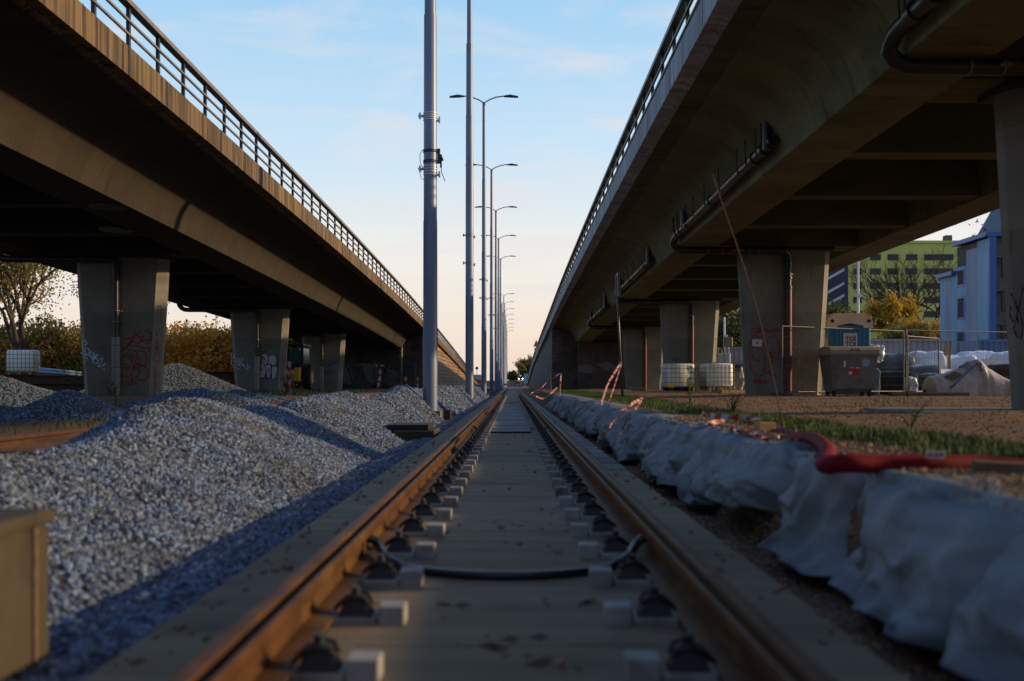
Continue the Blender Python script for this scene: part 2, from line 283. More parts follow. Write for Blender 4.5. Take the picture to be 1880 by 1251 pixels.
# ------------------------------------------------------------------ ground
def sm(a, b, x):
    t = min(1, max(0, (x - a) / (b - a))); return t * t * (3 - 2 * t)
def gz(x, y):
    n = noise.noise(Vector((x * .35, y * .35, 0))) * .03 + noise.noise(Vector((x * 1.7, y * 1.7, 3))) * .018
    if x < 1.0:
        left = -.05 + .41 * sm(14, 27, y)
        left -= .12 * (1 - sm(12.5, 15, y)) * sm(-4.6, -5.4, x)
        h = -.26 + (left + .26) * sm(-3.9, -5.2, x) + n * sm(-1.6, -3, x)
    else:
        h = -.27 + .57 * sm(1.42, 1.62, x) + n * sm(1.5, 1.9, x) * .9
        h += .05 * sm(3, 7, x)
    if y > 110: h = h * (1 - sm(110, 180, y)) - .1 * sm(110, 180, y)
    return h
xs = [-900,-500,-250,-150,-100,-70,-50,-40,-32] + list(np.arange(-26, -5.5, .5)) + list(np.arange(-5.4, -1.0, .15)) + [-.9, 0, .9] + list(np.arange(1.2, 1.9, .04)) + list(np.arange(1.95, 4, .1)) + list(np.arange(4.1, 14, .3)) + [15,17,20,24,30,40,55,80,120,200,400,900]
ys = [-60,-30,-15,-8,-4] + list(np.arange(-2, 14, .12)) + list(np.arange(14.2, 40, .35)) + list(np.arange(41, 110, 1.5)) + [112,116,120,126,132,140,150,160,170,180,200,240,300,400,600,900,1500,2500]
g = MB(); g.grid(lambda x, y: (x, y, gz(x, y)), xs, ys)
go = g.build('ground', [M['dirt'], M['ballast_bed'], M['soil_bed']], smooth=True); tag(go, kind='structure')
pi = []
for p in go.data.polygons:
    c = p.center; k = 0
    if -5 < c.x < -1.0 and c.y < 120: k = 1
    elif -1 <= c.x < 1.75 and c.y < 90: k = 2
    pi.append(k)
go.data.polygons.foreach_set('material_index', pi)

# ------------------------------------------------------------------ gravel by geometry nodes
def gravel(o, density, size, m_stone, seed=0, smin=.3, minz=-9, flat=.8):
    ng = bpy.data.node_groups.new('gravel_scatter', 'GeometryNodeTree'); N = ng.nodes; L = ng.links
    ng.interface.new_socket('Geometry', in_out='INPUT', socket_type='NodeSocketGeometry'); ng.interface.new_socket('Geometry', in_out='OUTPUT', socket_type='NodeSocketGeometry')
    gi = N.new('NodeGroupInput'); go_ = N.new('NodeGroupOutput')
    d = N.new('GeometryNodeDistributePointsOnFaces'); d.inputs['Density'].default_value = density; d.inputs['Seed'].default_value = seed; L.new(gi.outputs[0], d.inputs['Mesh'])
    ico = []
    for k in range(3):
        i = N.new('GeometryNodeMeshIcoSphere'); i.inputs['Radius'].default_value = .5; i.inputs['Subdivisions'].default_value = 1 if k < 2 else 2
        sp = N.new('GeometryNodeSetPosition'); L.new(i.outputs[0], sp.inputs[0])
        rv = N.new('FunctionNodeRandomValue'); rv.data_type = 'FLOAT_VECTOR'; rv.inputs[0].default_value = (-.17,)*3; rv.inputs[1].default_value = (.17,)*3; rv.inputs['Seed'].default_value = seed * 10 + k
        L.new(rv.outputs[0], sp.inputs['Offset'])
        sm_ = N.new('GeometryNodeSetMaterial'); sm_.inputs['Material'].default_value = m_stone; L.new(sp.outputs[0], sm_.inputs[0]); ico.append(sm_)
    gt = N.new('GeometryNodeGeometryToInstance')
    for k in ico: L.new(k.outputs[0], gt.inputs[0])
    ip = N.new('GeometryNodeInstanceOnPoints'); L.new(d.outputs['Points'], ip.inputs['Points']); L.new(gt.outputs[0], ip.inputs['Instance']); ip.inputs['Pick Instance'].default_value = True
    rr = N.new('FunctionNodeRandomValue'); rr.data_type = 'FLOAT_VECTOR'; rr.inputs[1].default_value = (6.28,)*3; L.new(rr.outputs[0], ip.inputs['Rotation'])
    rs = N.new('FunctionNodeRandomValue'); rs.data_type = 'FLOAT_VECTOR'; rs.inputs[0].default_value = (size*smin, size*smin, size*smin*flat); rs.inputs[1].default_value = (size*1.35, size*1.35, size*1.35*flat); rs.inputs['Seed'].default_value = 5; L.new(rs.outputs[0], ip.inputs['Scale'])
    j = N.new('GeometryNodeJoinGeometry'); L.new(ip.outputs[0], j.inputs[0]); L.new(j.outputs[0], go_.inputs[0])
    c = o.copy(); COL.objects.link(c); c.name = 'stones'; c.parent = o
    for k in list(c.keys()): del c[k]
    c['kind'] = 'stuff'; md = c.modifiers.new('gravel', 'NODES'); md.node_group = ng
def heap(name, fn, x0, x1, y0, y1, st, bed, label, density, size, stone, seed, group=None, base=-.30):
    """height field heap: faces whose four corners are under the surrounding ground are dropped"""
    X = np.arange(x0, x1 + st * .5, st); Y = np.arange(y0, y1 + st * .5, st)
    Z = np.array([[fn(x, y) for y in Y] for x in X]); m = MB(); idx = -np.ones(Z.shape, int)
    keep = Z > base; fs = []
    for i in range(len(X) - 1):
        for j in range(len(Y) - 1):
            if keep[i,j] or keep[i+1,j] or keep[i+1,j+1] or keep[i,j+1]:
                q = []
                for a, b in ((i,j),(i+1,j),(i+1,j+1),(i,j+1)):
                    if idx[a,b] < 0: idx[a,b] = len(m.v); m.v.append((X[a], Y[b], max(Z[a,b], base - .05)))
                    q.append(int(idx[a,b]))
                fs.append(tuple(q))
    m.f = fs; m.m = [0] * len(fs)
    o = m.build(name, bed, smooth=True, recalc=False); tag(o, label, 'gravel heap', group)
    gravel(o, density, size, stone, seed); return o
def fb(x, y, s): return noise.noise(Vector((x * s, y * s, 7.3)))
# the long windrow beside the track: crest x and crest height along y
CR = [(2.0,.02),(4.0,.10),(5.5,.22),(6.5,.27),(7.6,.31),(8.3,.38),(9.0,.53),(9.7,.60),(10.4,.57),(11.3,.45),(12.6,.43),(14.0,.46),(15.2,.50),(17.0,.62),(18.6,.58),(19.7,.47),(21,.50),(22.8,.62),(24.4,.74),(26.2,.66),(28.2,.50),(30,.56),(34,.72),(40,.74),(50,.70),(65,.74),(80,.72),(95,.45),(112,.1)]
def crest(y): return float(np.interp(y, [c[0] for c in CR], [c[1] for c in CR]))
def xcr(y): return -3.25 + .65 * sm(12, 24, y) + .18 * fb(y, 0, .35)
def windrow(x, y):
    c = crest(y); xc = xcr(y); u = x - xc
    toe_r = (-1.62 + .10 * fb(y, 5, .6)) - xc; toe_l = 1.7 + .3 * fb(y, 9, .4)
    h = c + .27
    if u >= 0: z = h * (1 - (u / toe_r)) if u < toe_r else -1 * (u - toe_r) * .3
    else: z = h * (1 - (-u / toe_l)) if -u < toe_l else -(-u - toe_l)
    cap = h * .93; z = z if z < cap * .9 else cap * .9 + (z - cap * .9) * .55
    return -.27 + z + .075 * fb(x, y, 1.3) * min(1, max(0, z) * 4) + .035 * fb(x, y, 3.1) + .02 * fb(x, y, 6)
SH = M['stone']
def part_row(lab, y0, y1, st, dens, size, seed):
    def fn(x, y):
        z = windrow(x, y)
        if y > y1 - .8: z -= (y - (y1 - .8)) * .25
        if y < y0 + .8 and y0 > 3: z -= ((y0 + .8) - y) * .25
        return z
    return heap('gravel_heap', fn, -5.6, -1.4, y0, y1, st, M['ballast_bed'], lab, dens, size, SH, seed, None)
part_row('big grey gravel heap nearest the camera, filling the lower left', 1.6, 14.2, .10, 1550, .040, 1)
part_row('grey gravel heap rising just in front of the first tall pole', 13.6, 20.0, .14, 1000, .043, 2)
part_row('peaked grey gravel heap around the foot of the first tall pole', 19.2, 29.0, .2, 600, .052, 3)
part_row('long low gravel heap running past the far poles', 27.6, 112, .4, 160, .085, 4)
# flat ballast strip between slab and heap
fb_ = MB(); fb_.grid(lambda x, y: (x, y, -.175 + .012 * fb(x, y, 3) - .10 * sm(-1.35, -1.9, x)), list(np.arange(-2.05, -1.16, .08)), list(np.arange(.8, 60, .25)))
bo = fb_.build('ballast', M['ballast_bed'], smooth=True, recalc=False); tag(bo, 'flat strip of blue grey ballast between the heap and track', 'ballast', None, 'stuff'); gravel(bo, 1400, .038, SH, 9)
def cone(cx, cy, rx, ry, h, base, pk=1.0):
    def fn(x, y):
        a = math.hypot((x - cx) / rx, (y - cy) / ry); a += .07 * fb(x, y, 1.1 / max(.5, rx))
        z = h * (1 - a) if a > .08 else h * (.92 - .0 * a)
        return base + z + .03 * fb(x, y, 2.5)
    return fn
def cheap(cx, cy, rx, ry, h, base, lab, dens, size, stone, bed, seed, st=.14):
    return heap('gravel_heap', cone(cx, cy, rx, ry, h, base), cx - rx * 1.15, cx + rx * 1.15, cy - ry * 1.15, cy + ry * 1.15, st, bed, lab, dens, size, stone, seed, None, base - .04)
def two(f1, f2): return lambda x, y: max(f1(x, y), f2(x, y))
heap('gravel_heap', two(cone(-8.45, 18.9, 1.35, 1.5, .62, -.02), cone(-10.1, 18.5, 2.6, 1.6, .36, -.02)), -13, -6.9, 16.4, 20.8, .13, M['ballast_bed'], 'blue grey gravel heap behind the rusty rail, peaked on its right', 700, .045, SH, 11, None, -.06)
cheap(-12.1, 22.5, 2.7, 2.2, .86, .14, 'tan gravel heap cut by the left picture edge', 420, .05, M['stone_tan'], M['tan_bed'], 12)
cheap(-7.0, 22.2, 1.9, 1.5, .48, .14, 'low pale gravel heap between the near heap and first left pier', 500, .05, SH, M['ballast_bed'], 13)
cheap(-6.75, 24.4, .95, .95, .35, .22, 'small grey gravel heap, left of the small pair before the second pier', 550, .05, SH, M['ballast_bed'], 14)
cheap(-6.1, 24.0, .85, .9, .28, .22, 'small grey gravel heap, right of the small pair before the second pier', 550, .05, SH, M['ballast_bed'], 15)
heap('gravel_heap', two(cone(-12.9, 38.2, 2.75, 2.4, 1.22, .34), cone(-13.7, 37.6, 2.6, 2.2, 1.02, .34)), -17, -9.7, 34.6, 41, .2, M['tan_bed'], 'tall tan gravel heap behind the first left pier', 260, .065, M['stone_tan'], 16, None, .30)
# pebbles on the trench soil and the berm
pb = MB(); pb.grid(lambda x, y: (x, y, gz(x, y) + .002), [1.24,1.32,1.42,1.48,1.54,1.6,1.7,1.85,2.0,2.2], list(np.arange(1.6, 30, .3)))
po = pb.build('gravel', M['soil_bed'], smooth=True, recalc=False); tag(po, 'brown stony soil along the trench edge by the white sheeting', 'stony soil', None, 'stuff'); gravel(po, 900, .024, M['stone_soil'], 21, smin=.3)
pb = MB(); pb.grid(lambda x, y: (x, y, gz(x, y) + .002), [2.2,3,4,5,6.5,8,10,12,14,17], list(np.arange(4, 34, .6)))
po = pb.build('gravel', M['dirt'], smooth=True, recalc=False); tag(po, 'small loose stones on the brown dirt yard', 'gravel', None, 'stuff'); gravel(po, 55, .028, M['stone_soil'], 22, smin=.3)

# ------------------------------------------------------------------ track
t = MB(); t.cbox(-1.166, 1.126, -4, 172, -.34, -.20, .012); t.cbox(-1.165, -.86, -4, 172, -.199, -.135, .01); t.cbox(.86, 1.125, -4, 172, -.199, -.135, .01)
for y in (3.35, 5.95, 8.8, 12.3, 15.6, 48.5, 54): t.box(-.5, .5, y, y + .012, -.1995, -.1975)
tag(t.build('track_slab', [M['slab']]), kind='structure')
t = MB(); t.box(-.40, .40, 18.2, 46, -.196, -.192)
for y in np.arange(21, 46, 3.1): t.box(-.36, .36, y, y + .05, -.192, -.178)
tag(t.build('track_panel', M['slab_pale']), kind='structure')
# outer side ledge joints, right side of the track
t = MB()
for y in np.arange(9.5, 60, .75): t.box(.95, 1.115, y, y + .62, -.136, -.126)
tag(t.build('track_edge', M['slab_pale']), kind='structure')
RP = [(-.057,-.010),(-.055,-.005),(-.046,-.003),(-.037,-.006),(-.034,-.035),(-.020,-.043),(-.006,-.038),(0,-.012),(.006,-.002),(.02,0),(.045,0),(.055,-.006),(.056,-.028),(.045,-.045),(.012,-.056),(.008,-.075),(.008,-.135),(.02,-.155),(.09,-.168),(.09,-.182),(-.09,-.182),(-.09,-.168),(-.012,-.155),(-.004,-.135),(-.004,-.075),(-.012,-.062),(-.052,-.056),(-.057,-.046)]
def rail(sx, x0, y0, y1, z, name, label, cat='rail', rm='rust'):
    m = MB(); st = list(np.arange(y0, min(y1, 20), 1.0)) + list(np.arange(20, y1, 10)) + [y1]
    m.prism([(x0 + sx * u, z + v) for u, v in RP], lambda a, b, y: (a, y, b), st)
    o = m.build(name, M[rm], smooth=28); tag(o, label, cat); return o
rail(-1, -.7175, -3, 172, 0, 'rail', 'left rusty orange grooved rail of the track ahead')
rail(1, .7175, -3, 172, 0, 'rail', 'right rusty orange grooved rail of the track ahead')
rail(-1, -6.62, 2, 60, 0.0, 'rail', 'dark rusty rail of the other track, half buried behind the gravel', rm='rust_dark')
# fastenings
def fastening():
    e = empty('rail_fastening', (.7175, 0, -.2))
    b = MB(); b.cbox(-.352, -.252, -.054, .054, -.01, .070, .006); b.cbox(-.2475, .2475, -.058, .058, -.01, .030, .008); b.cbox(.10, .175, -.05, .05, .031, .082, .012); b.build('support_block', M['block'], e)
    for s, nm in ((-1, 'rail_clip'),):
        m = MB(); x = s * .165
        m.add([(x-.08,-.056,.028),(x+.075,-.056,.028),(x+.075,.056,.028),(x-.08,.056,.028),(x-.04,-.035,.098),(x+.04,-.035,.098),(x+.04,.035,.098),(x-.04,.035,.098)], [(0,3,2,1),(4,5,6,7),(0,1,5,4),(1,2,6,5),(2,3,7,6),(3,0,4,7)])
        for t in (-1, 1):
            m.tube([(x - s*.085, t*.030, .060),(x - s*.05, t*.05, .092),(x, t*.058, .118),(x + s*.045, t*.052, .108),(x + s*.062, t*.032, .082),(x + s*.03, t*.02, .098),(x - s*.01, t*.018, .110)], .0095, 6)
        m.tube([(x, 0, .09), (x, 0, .122)], .026, 10); m.tube([(x, 0, .122), (x, 0, .150)], .019, 6)
        m.v = [((a - x) * .86 + x, b * .86, (c - .03) * .86 + .03) for a, b, c in m.v]
        m.build('rail_clip', M['clip'], e, smooth=35)
    return e
fl = fastening(); first = True
for sx, side in ((1, 'right'), (-1, 'left')):
    for i in range(100):
        o = fl if first else copy_tree(fl); first = False
        o.location = (sx * .7175, 2.28 + .70 * i, -.2); o.scale = (sx, 1, 1)
        tag(o, 'pale concrete block with black clip, one of many along the %s rail' % side, 'rail fastening', 'fastenings of the %s rail' % side)
def hose(y, r, lab, span=.63, sag=.42):
    m = MB(); pts = []
    for i in range(41):
        u = -1 + i / 20; x = u * .69
        a = abs(u); z = -.183 + .0 * a + (max(0, a - .78) / .22) ** 1.3 * .12; yy = y - sag * (1 - a * a) + (.14 if a > .86 else 0) * math.sin((a - .86) / .14 * 3.1)
        if .50 < abs(x) < .62: z += .02
        pts.append((x, yy, z))
    m.tube(pts, r, 10); o = m.build('cable', M['hose'], smooth=True); tag(o, lab, 'cable'); return o
hose(4.86, .023, 'thick black cable sagging between the rails near the camera', sag=.38)
hose(18.0, .018, 'thin black cable across the track where the pale slab starts', sag=.1)
hose(46.3, .02, 'faint black cable crossing the far pale track slab', sag=.5)
# leaves and grit on the slab
m = MB()
for i in range(170):
    y = 2.5 + 9 * random.random() ** 1.3; x = random.uniform(-1.15, 1.15)
    if .55 < abs(x) < .83: continue
    s = random.uniform(.008, .026) * (1.6 if random.random() < .15 else 1); a = random.uniform(0, 6.28); ca, sa = math.cos(a) * s, math.sin(a) * s; k = random.uniform(.3, .7)
    z = -.199 + random.uniform(.001, .004)
    m.add([(x-ca,y-sa,z),(x+sa*k,y-ca*k,z+.006*random.random()),(x+ca,y+sa,z+.01*random.random()),(x-sa*k,y+ca*k,z)], [(0,1,2,3)])
for k in range(8):
    cx, cy = ((-.02,3.30),(.02,3.42),(.10,3.12),(.13,3.16),(-.05,3.34),(.33,4.0),(-.17,3.95),(.12,3.45))[k]; s = .03
    m.add([(cx-s*1.4,cy,-.197),(cx,cy-s*.7,-.19),(cx+s*1.4,cy+.01,-.195),(cx,cy+s*.6,-.188)], [(0,1,2,3)])
sp_ = MB()
for i in range(230):
    y = 1.8 + 22 * random.random() ** 1.5; x = random.choice((-1, 1)) * random.triangular(.88, 1.13, 1.12); zz = -.134
    if random.random() < .22: x = random.uniform(-.5, .5); zz = -.199
    q = random.uniform(.005, .016); sp_.obox((x, y, zz + q * .5), (random.uniform(-1,1), 1, .2), (1, random.uniform(-1,1), .1), (0, .2, 1), q, q * .8, q * .6)
tag(sp_.build('spilled_stones', M['stone_soil']), 'small grey stones spilled over the track slab', 'loose stones', None, 'stuff')
tag(m.build('leaf_litter', mat('dead_leaf', (.075,.035,.018), (.12,.06,.03), 20, .8), recalc=False), 'dry brown leaf flecks scattered over the track slab', 'leaf litter', None, 'stuff')

TRACK_X = -.045
for o_ in list(bpy.data.objects):
    if o_.parent is None and o_.name.split('.')[0] in ('track_slab', 'track_panel', 'track_edge', 'rail', 'rail_fastening', 'cable', 'leaf_litter', 'spilled_stones'): o_.location.x += TRACK_X

# ------------------------------------------------------------------ flyovers
ZL = ([-30, 0, 12.8, 24, 32, 55, 70, 82, 105, 130, 160, 190], [5.70, 5.68, 5.60, 5.47, 5.36, 4.93, 4.50, 4.04, 3.2, 2.2, 1.0, 0.0])
ZR = ([-30, 0, 20, 33, 52, 65, 81, 95, 133, 174, 195], [5.74, 5.72, 5.69, 5.60, 5.35, 5.05, 4.62, 4.25, 3.1, .95, 0.0])
def spl(T, y):
    # smooth interpolation (average over a window)
    return sum(float(np.interp(y + d, T[0], T[1])) for d in (-6, -3, 0, 3, 6)) / 5
W = 10.1; YE = 73.0
def flyover(sx, x0, T, label, fm, railm, post0, poststep, yend):
    X = lambda d: x0 + sx * d
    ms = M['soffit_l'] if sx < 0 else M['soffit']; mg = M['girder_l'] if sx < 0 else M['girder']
    root = empty('flyover', (X(W/2), YE, 0)); off = Vector((-X(W/2), -YE, 0)); tag(root, label, 'flyover')
    def B(mb, name, mt, par=root, smooth=False):
        o = mb.build(name, mt, par, smooth); 
        if par is root: o.location = off
        return o
    st = list(np.arange(-24, 100, 3.0)) + list(np.arange(100, yend + .1, 4.0)); stb = [y for y in st if y < YE] + [YE]
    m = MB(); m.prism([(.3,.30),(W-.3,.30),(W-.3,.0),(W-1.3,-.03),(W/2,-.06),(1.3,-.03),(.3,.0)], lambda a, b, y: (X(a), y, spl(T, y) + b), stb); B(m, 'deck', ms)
    m = MB(); m.prism([(.3,.30),(W-.3,.30),(W-.3,.05),(.3,.05)], lambda a, b, y: (X(a), y, spl(T, y) + b), [YE + .003] + [y for y in st if y > YE]); B(m, 'ramp_deck', M['soffit'])
    G = [(.70,-.02),(.95,-.065),(1.2,-.13),(1.42,-.22),(1.60,-.34),(1.74,-.48),(1.85,-.65),(1.93,-.85),(1.98,-1.02),(2.0,-1.10),(3.05,-1.12),(3.12,-.5),(3.2,.02)]
    for nm, ff in (('girder', lambda a: a), ('girder', lambda a: W - a)):
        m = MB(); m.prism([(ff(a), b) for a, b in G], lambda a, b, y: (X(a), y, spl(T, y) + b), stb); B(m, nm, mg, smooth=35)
    k = 0; y = 28.4 - 3.75 * 12
    while y < YE - 1:
        z = spl(T, y); big = abs(((y - 13.4) / 15) - round((y - 13.4) / 15)) < .02
        wb = .55 if big else .26
        m = MB(); m.add([(X(3.08), y - wb, z-1.08),(X(W-3.08), y - wb, z-1.08),(X(W-3.08), y + wb, z-1.08),(X(3.08), y + wb, z-1.08),(X(3.08), y - wb*.8, z-.05),(X(W-3.08), y - wb*.8, z-.05),(X(W-3.08), y + wb*.8, z-.05),(X(3.08), y + wb*.8, z-.05)],
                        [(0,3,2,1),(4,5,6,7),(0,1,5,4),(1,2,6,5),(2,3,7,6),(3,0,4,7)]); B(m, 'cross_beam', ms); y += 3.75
    for s2 in (0, 1):
        ff = (lambda a: a) if s2 == 0 else (lambda a: W - a)
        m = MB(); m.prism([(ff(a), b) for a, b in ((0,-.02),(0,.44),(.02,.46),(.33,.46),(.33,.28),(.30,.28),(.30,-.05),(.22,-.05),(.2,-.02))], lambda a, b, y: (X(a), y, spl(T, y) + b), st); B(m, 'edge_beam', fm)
        if s2 == 0:      # joints and drips on the visible edge
            m = MB()
            for yy in np.arange(4, 100, 3.33): z = spl(T, yy); m.box(X(-.003), X(.05), yy, yy + .02, z + .0, z + .45)
            B(m, 'joint', M['black'])
        # railing
        rr = MB()
        def bar(a0, a1, b0, b1, mb): mb.prism([(ff(a0), b0), (ff(a1), b0), (ff(a1), b1), (ff(a0), b1)], lambda a, b, y: (X(a), y, spl(T, y) + b), st)
        bar(.06, .20, 1.19, 1.27, rr); bar(.10, .14, .94, .975, rr); bar(.10, .14, .72, .755, rr); bar(.06, .18, .47, .495, rr)
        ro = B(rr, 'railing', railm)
        pm = MB(); pm.box(-.028, .028, -.035, .035, 0, .76); me = None; cnt = 0; rest = MB(); yy = post0
        while yy < yend:
            z = spl(T, yy) + .46; xx = X(ff(.15))
            if 3 < yy and cnt < 98 and s2 == 0:
                if me is None: p = pm.build('post', M['steel_rail'], ro); me = p.data
                else: p = bpy.data.objects.new('post', me); COL.objects.link(p); p.parent = ro
                p.location = (xx, yy, z); cnt += 1
            else: rest.box(xx - .028, xx + .028, yy - .035, yy + .035, z, z + .76)
            yy += poststep
        r_ = rest.build('post_row', M['steel_rail'], ro); r_['kind'] = 'stuff'
    return root, X, off
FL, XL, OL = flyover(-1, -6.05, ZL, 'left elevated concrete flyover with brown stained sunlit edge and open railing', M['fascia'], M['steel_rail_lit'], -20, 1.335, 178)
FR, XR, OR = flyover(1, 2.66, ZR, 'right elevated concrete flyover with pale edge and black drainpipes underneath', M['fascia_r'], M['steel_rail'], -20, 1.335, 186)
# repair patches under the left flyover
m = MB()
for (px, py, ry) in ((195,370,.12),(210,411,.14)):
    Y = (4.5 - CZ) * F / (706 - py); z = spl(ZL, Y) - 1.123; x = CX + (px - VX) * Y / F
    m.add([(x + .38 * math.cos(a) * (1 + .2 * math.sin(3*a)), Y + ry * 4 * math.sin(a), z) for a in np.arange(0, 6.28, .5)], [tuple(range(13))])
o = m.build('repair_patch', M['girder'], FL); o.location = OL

# ------------------------------------------------------------------ piers
def pier(side, y, T, label, pid):
    xc = XL(W/2) if side < 0 else XR(W/2)
    zt = spl(T, y) - 1.08 - .10; zb = gz(xc, y) - .25; root = empty('bridge_pier', (xc, y, zb)); tag(root, label, 'bridge pier')
    def ring(z):
        t = (z - zb) / (zt - zb); hw = 1.04 + .26 * t
        return [(-hw,-.10,z),(-hw+.20,-.37,z),(-.14,-.45,z),(.14,-.45,z),(hw-.20,-.37,z),(hw,-.10,z),(hw,.10,z),(hw-.20,.37,z),(0,.45,z),(-hw+.20,.37,z),(-hw,.10,z)]
    m = MB(); P = []; zs = np.linspace(zb, zt, 9); n = 11
    for z in zs: P += [(a, b, z - zb) for a, b, z in ring(z)]
    f = [(i*n+k, i*n+(k+1)%n, (i+1)*n+(k+1)%n, (i+1)*n+k) for i in range(8) for k in range(n)] + [tuple(range(n-1,-1,-1)), tuple(8*n+k for k in range(n))]
    m.add(P, f); m.build('shaft', M['pier'], root)
    h = zt - zb
    m = MB(); m.cbox(-1.34, 1.34, -.47, .47, h + .003, h + .095, .01); m.build('bearing_pad', M['rubber'], root)
    if side > 0:
        m = MB(); m.cbox(-2.75 if pid == 1 else -1.5, 1.6, -.95, .95, -.1, .27, .02); m.build('footing', M['pier'], root)
    # drainpipe down the front face
    s = .46 if side < 0 else .54
    zt2 = h * .97; low = h * (.46 if side < 0 else .74); yf = -.45 - .10
    m = MB(); m.tube([(0, yf, low), (0, yf, zt2)], .085, 14)
    for zz in (low + .02, low + .30, low + .62): m.tube([(0, yf, zz), (0, yf, zz + .07)], .108, 14)
    up = m.build('drainpipe', M['pipe'], root, smooth=35)
    m = MB(); m.tube([(0, yf, .12), (0, yf, low)], .098 if side > 0 else .115, 14); m.build('drainpipe_lower', M['pipe_red'] if side > 0 else M['pipe_grey'], root, smooth=35)
    m = MB()
    for zz in (h*.25, h*.5 if side > 0 else h*.4, low + .42, low + .72):
        m.tube([(0, yf, zz), (0, yf, zz + .03)], .118 if side > 0 else .125, 14); m.box(-.14, -.11, yf - .02, yf + .12, zz, zz + .03); m.box(.11, .14, yf - .02, yf + .12, zz, zz + .03)
    m.build('pipe_bracket', M['zinc_dull'], up)
    # crossing pipe under the girders to the outer web
    zc = h - .02 + .0; xe = (-3.12 if side > 0 else -3.2); y0 = (-1.32 if pid == 1 else -.72) if side > 0 else -.62
    r = .10
    m = MB(); c = [(.0, yf, h - .55), (0, yf, h - .25), (-.04, yf - .02, h - .1), (-.16, y0, h - .06), (-.4, y0, h - .05), (xe + .25, y0, h - .05)]
    zr = h + .26; xg = xe - .12
    c += [(xe + .08, y0, h - .035), (xe - .04, y0 + .0, h + .03), (xg, y0 - .02, h + .12), (xg, y0 - .08, h + .20), (xg, y0 - .22, h + .27), (xg, y0 - .5, h + .30)]
    m.tube(c, r, 14); pp = m.build('cross_pipe', M['pipe'], root, smooth=40)
    m = MB()
    for xx in (-.9, -1.15, -1.9, -2.3): 
        m.tube([(xx, y0, h - .05), (xx + .03, y0, h - .05)], r + .012, 14); m.tube([(xx, y0, h + .05), (xx - .12, y0, h + .20)], .008, 5)
    m.build('pipe_bracket', M['zinc_dull'], pp)
    if side > 0:   # longitudinal pipe towards the viewer with gullies and hangers
        m = MB(); L_ = 10.6; za = h + .30
        m.tube([(xg, y0 - .5, za), (xg, y0 - L_, za + .12)], .10, 14)
        for q in (.7, 1.2, 2.2, 5.2, 9.2, 9.9): m.tube([(xg, y0 - q, za + .011*q), (xg, y0 - q - .16, za + .011*q)], .125, 14)
        for q in (2.0, 10.4): m.tube([(xg - .06, y0 - q, za), (xg - .06, y0 - q, h + .6), (xg - .06, y0 - q, h + 1.16)], .085, 12)
        m.build('gully_pipe', M['pipe'], pp, smooth=40)
        m = MB()
        for q in (.6, .75, 1.3, 1.9, 2.6, 3.6, 5.0, 6.6, 8.3, 9.0, 9.8, 10.2):
            m.tube([(xg - .10, y0 - q, za), (xg - .14, y0 - q, h + 1.14)], .012, 5)
            if q in (.6, 1.3, 9.8): m.tube([(xg + .1, y0 - q, za), (xg + .16, y0 - q, h + 1.0)], .012, 5)
        m.build('hanger_rod', M['black'], pp)
    return root, xc, y, zb
def face_pt(P, px, py, off=.006):
    root, xc, y, zb = P; Y = y - .41
    for _ in range(6):
        x = CX + (px - VX) * Y / F; u = abs(x - xc); Y = y - (.45 - .08 * max(0, (u - .14)) / .86 if u < 1.0 else .37) - off
    return Vector((x - xc, Y - y, CZ - (py - VY) * Y / F - zb))
def smooth_line(p, n=6):
    if len(p) < 3: return [Vector(q) for q in p]
    p = [Vector((*q, 0)) if len(q) == 2 else Vector(q) for q in p]; out = []
    for i in range(len(p) - 1):
        a, b, c, d = p[max(i-1,0)], p[i], p[i+1], p[min(i+2, len(p)-1)]
        for k in range(n):
            t = k / n; out.append(.5 * ((2*b) + (c-a)*t + (2*a-5*b+4*c-d)*t*t + (3*b-a-3*c+d)*t**3))
    return out + [p[-1]]
def paint(P, name, mt, strokes, wpx, off=.006, fill=False, origin=(0,0), sc=1.0):
    m = MB()
    for si, st in enumerate(strokes):
        pts = [(origin[0] + x * sc, origin[1] + y * sc) for x, y in st]
        pts = smooth_line([(x, y, 0) for x, y in pts]) if len(pts) > 2 else [Vector((x, y, 0)) for x, y in pts]
        if fill:
            q = [face_pt(P, p.x, p.y, off) for p in pts]; m.add(q, [tuple(range(len(q)))]); continue
        A = []
        for i, p in enumerate(pts):
            d = pts[min(i+1, len(pts)-1)] - pts[max(i-1, 0)]; d = Vector((-d.y, d.x, 0)); d = d.normalized() if d.length > 0 else Vector((0,1,0)); w_ = wpx * .5 * (.8 + .3 * math.sin(i * 1.3))
            o2 = off + .0004 * si
            A.append(face_pt(P, p.x + d.x * w_, p.y + d.y * w_, o2)); A.append(face_pt(P, p.x - d.x * w_, p.y - d.y * w_, o2))
        m.add(A, [(2*i, 2*i+2, 2*i+3, 2*i+1) for i in range(len(pts)-1)])
    return m.build(name, mt, P[0], recalc=False)
PL = []
for i, (y, lb) in enumerate(((-2.0, 'left flyover pier beside the camera, out of the picture'), (28.4, 'first left pier, with red bubble letters and a pale blue tag'), (43.8, 'second left pier, with white filled bubble letters'), (58.6, 'third left pier, faint pale tag, just before the abutment'))):
    PL.append(pier(-1, y, ZL, lb, i))
PR = []
for i, (y, lb) in enumerate(((-1.6, 'right flyover pier beside the camera, out of the picture'), (13.2, 'nearest right pier, cut by the right picture edge'), (28.4, 'second right pier, red graffiti and a red brown drainpipe'), (43.4, 'third right pier, behind the two caged water tanks'), (58.4, 'farthest right pier, beside the leaning signpost'))):
    PR.append(pier(1, y, ZR, lb, i))
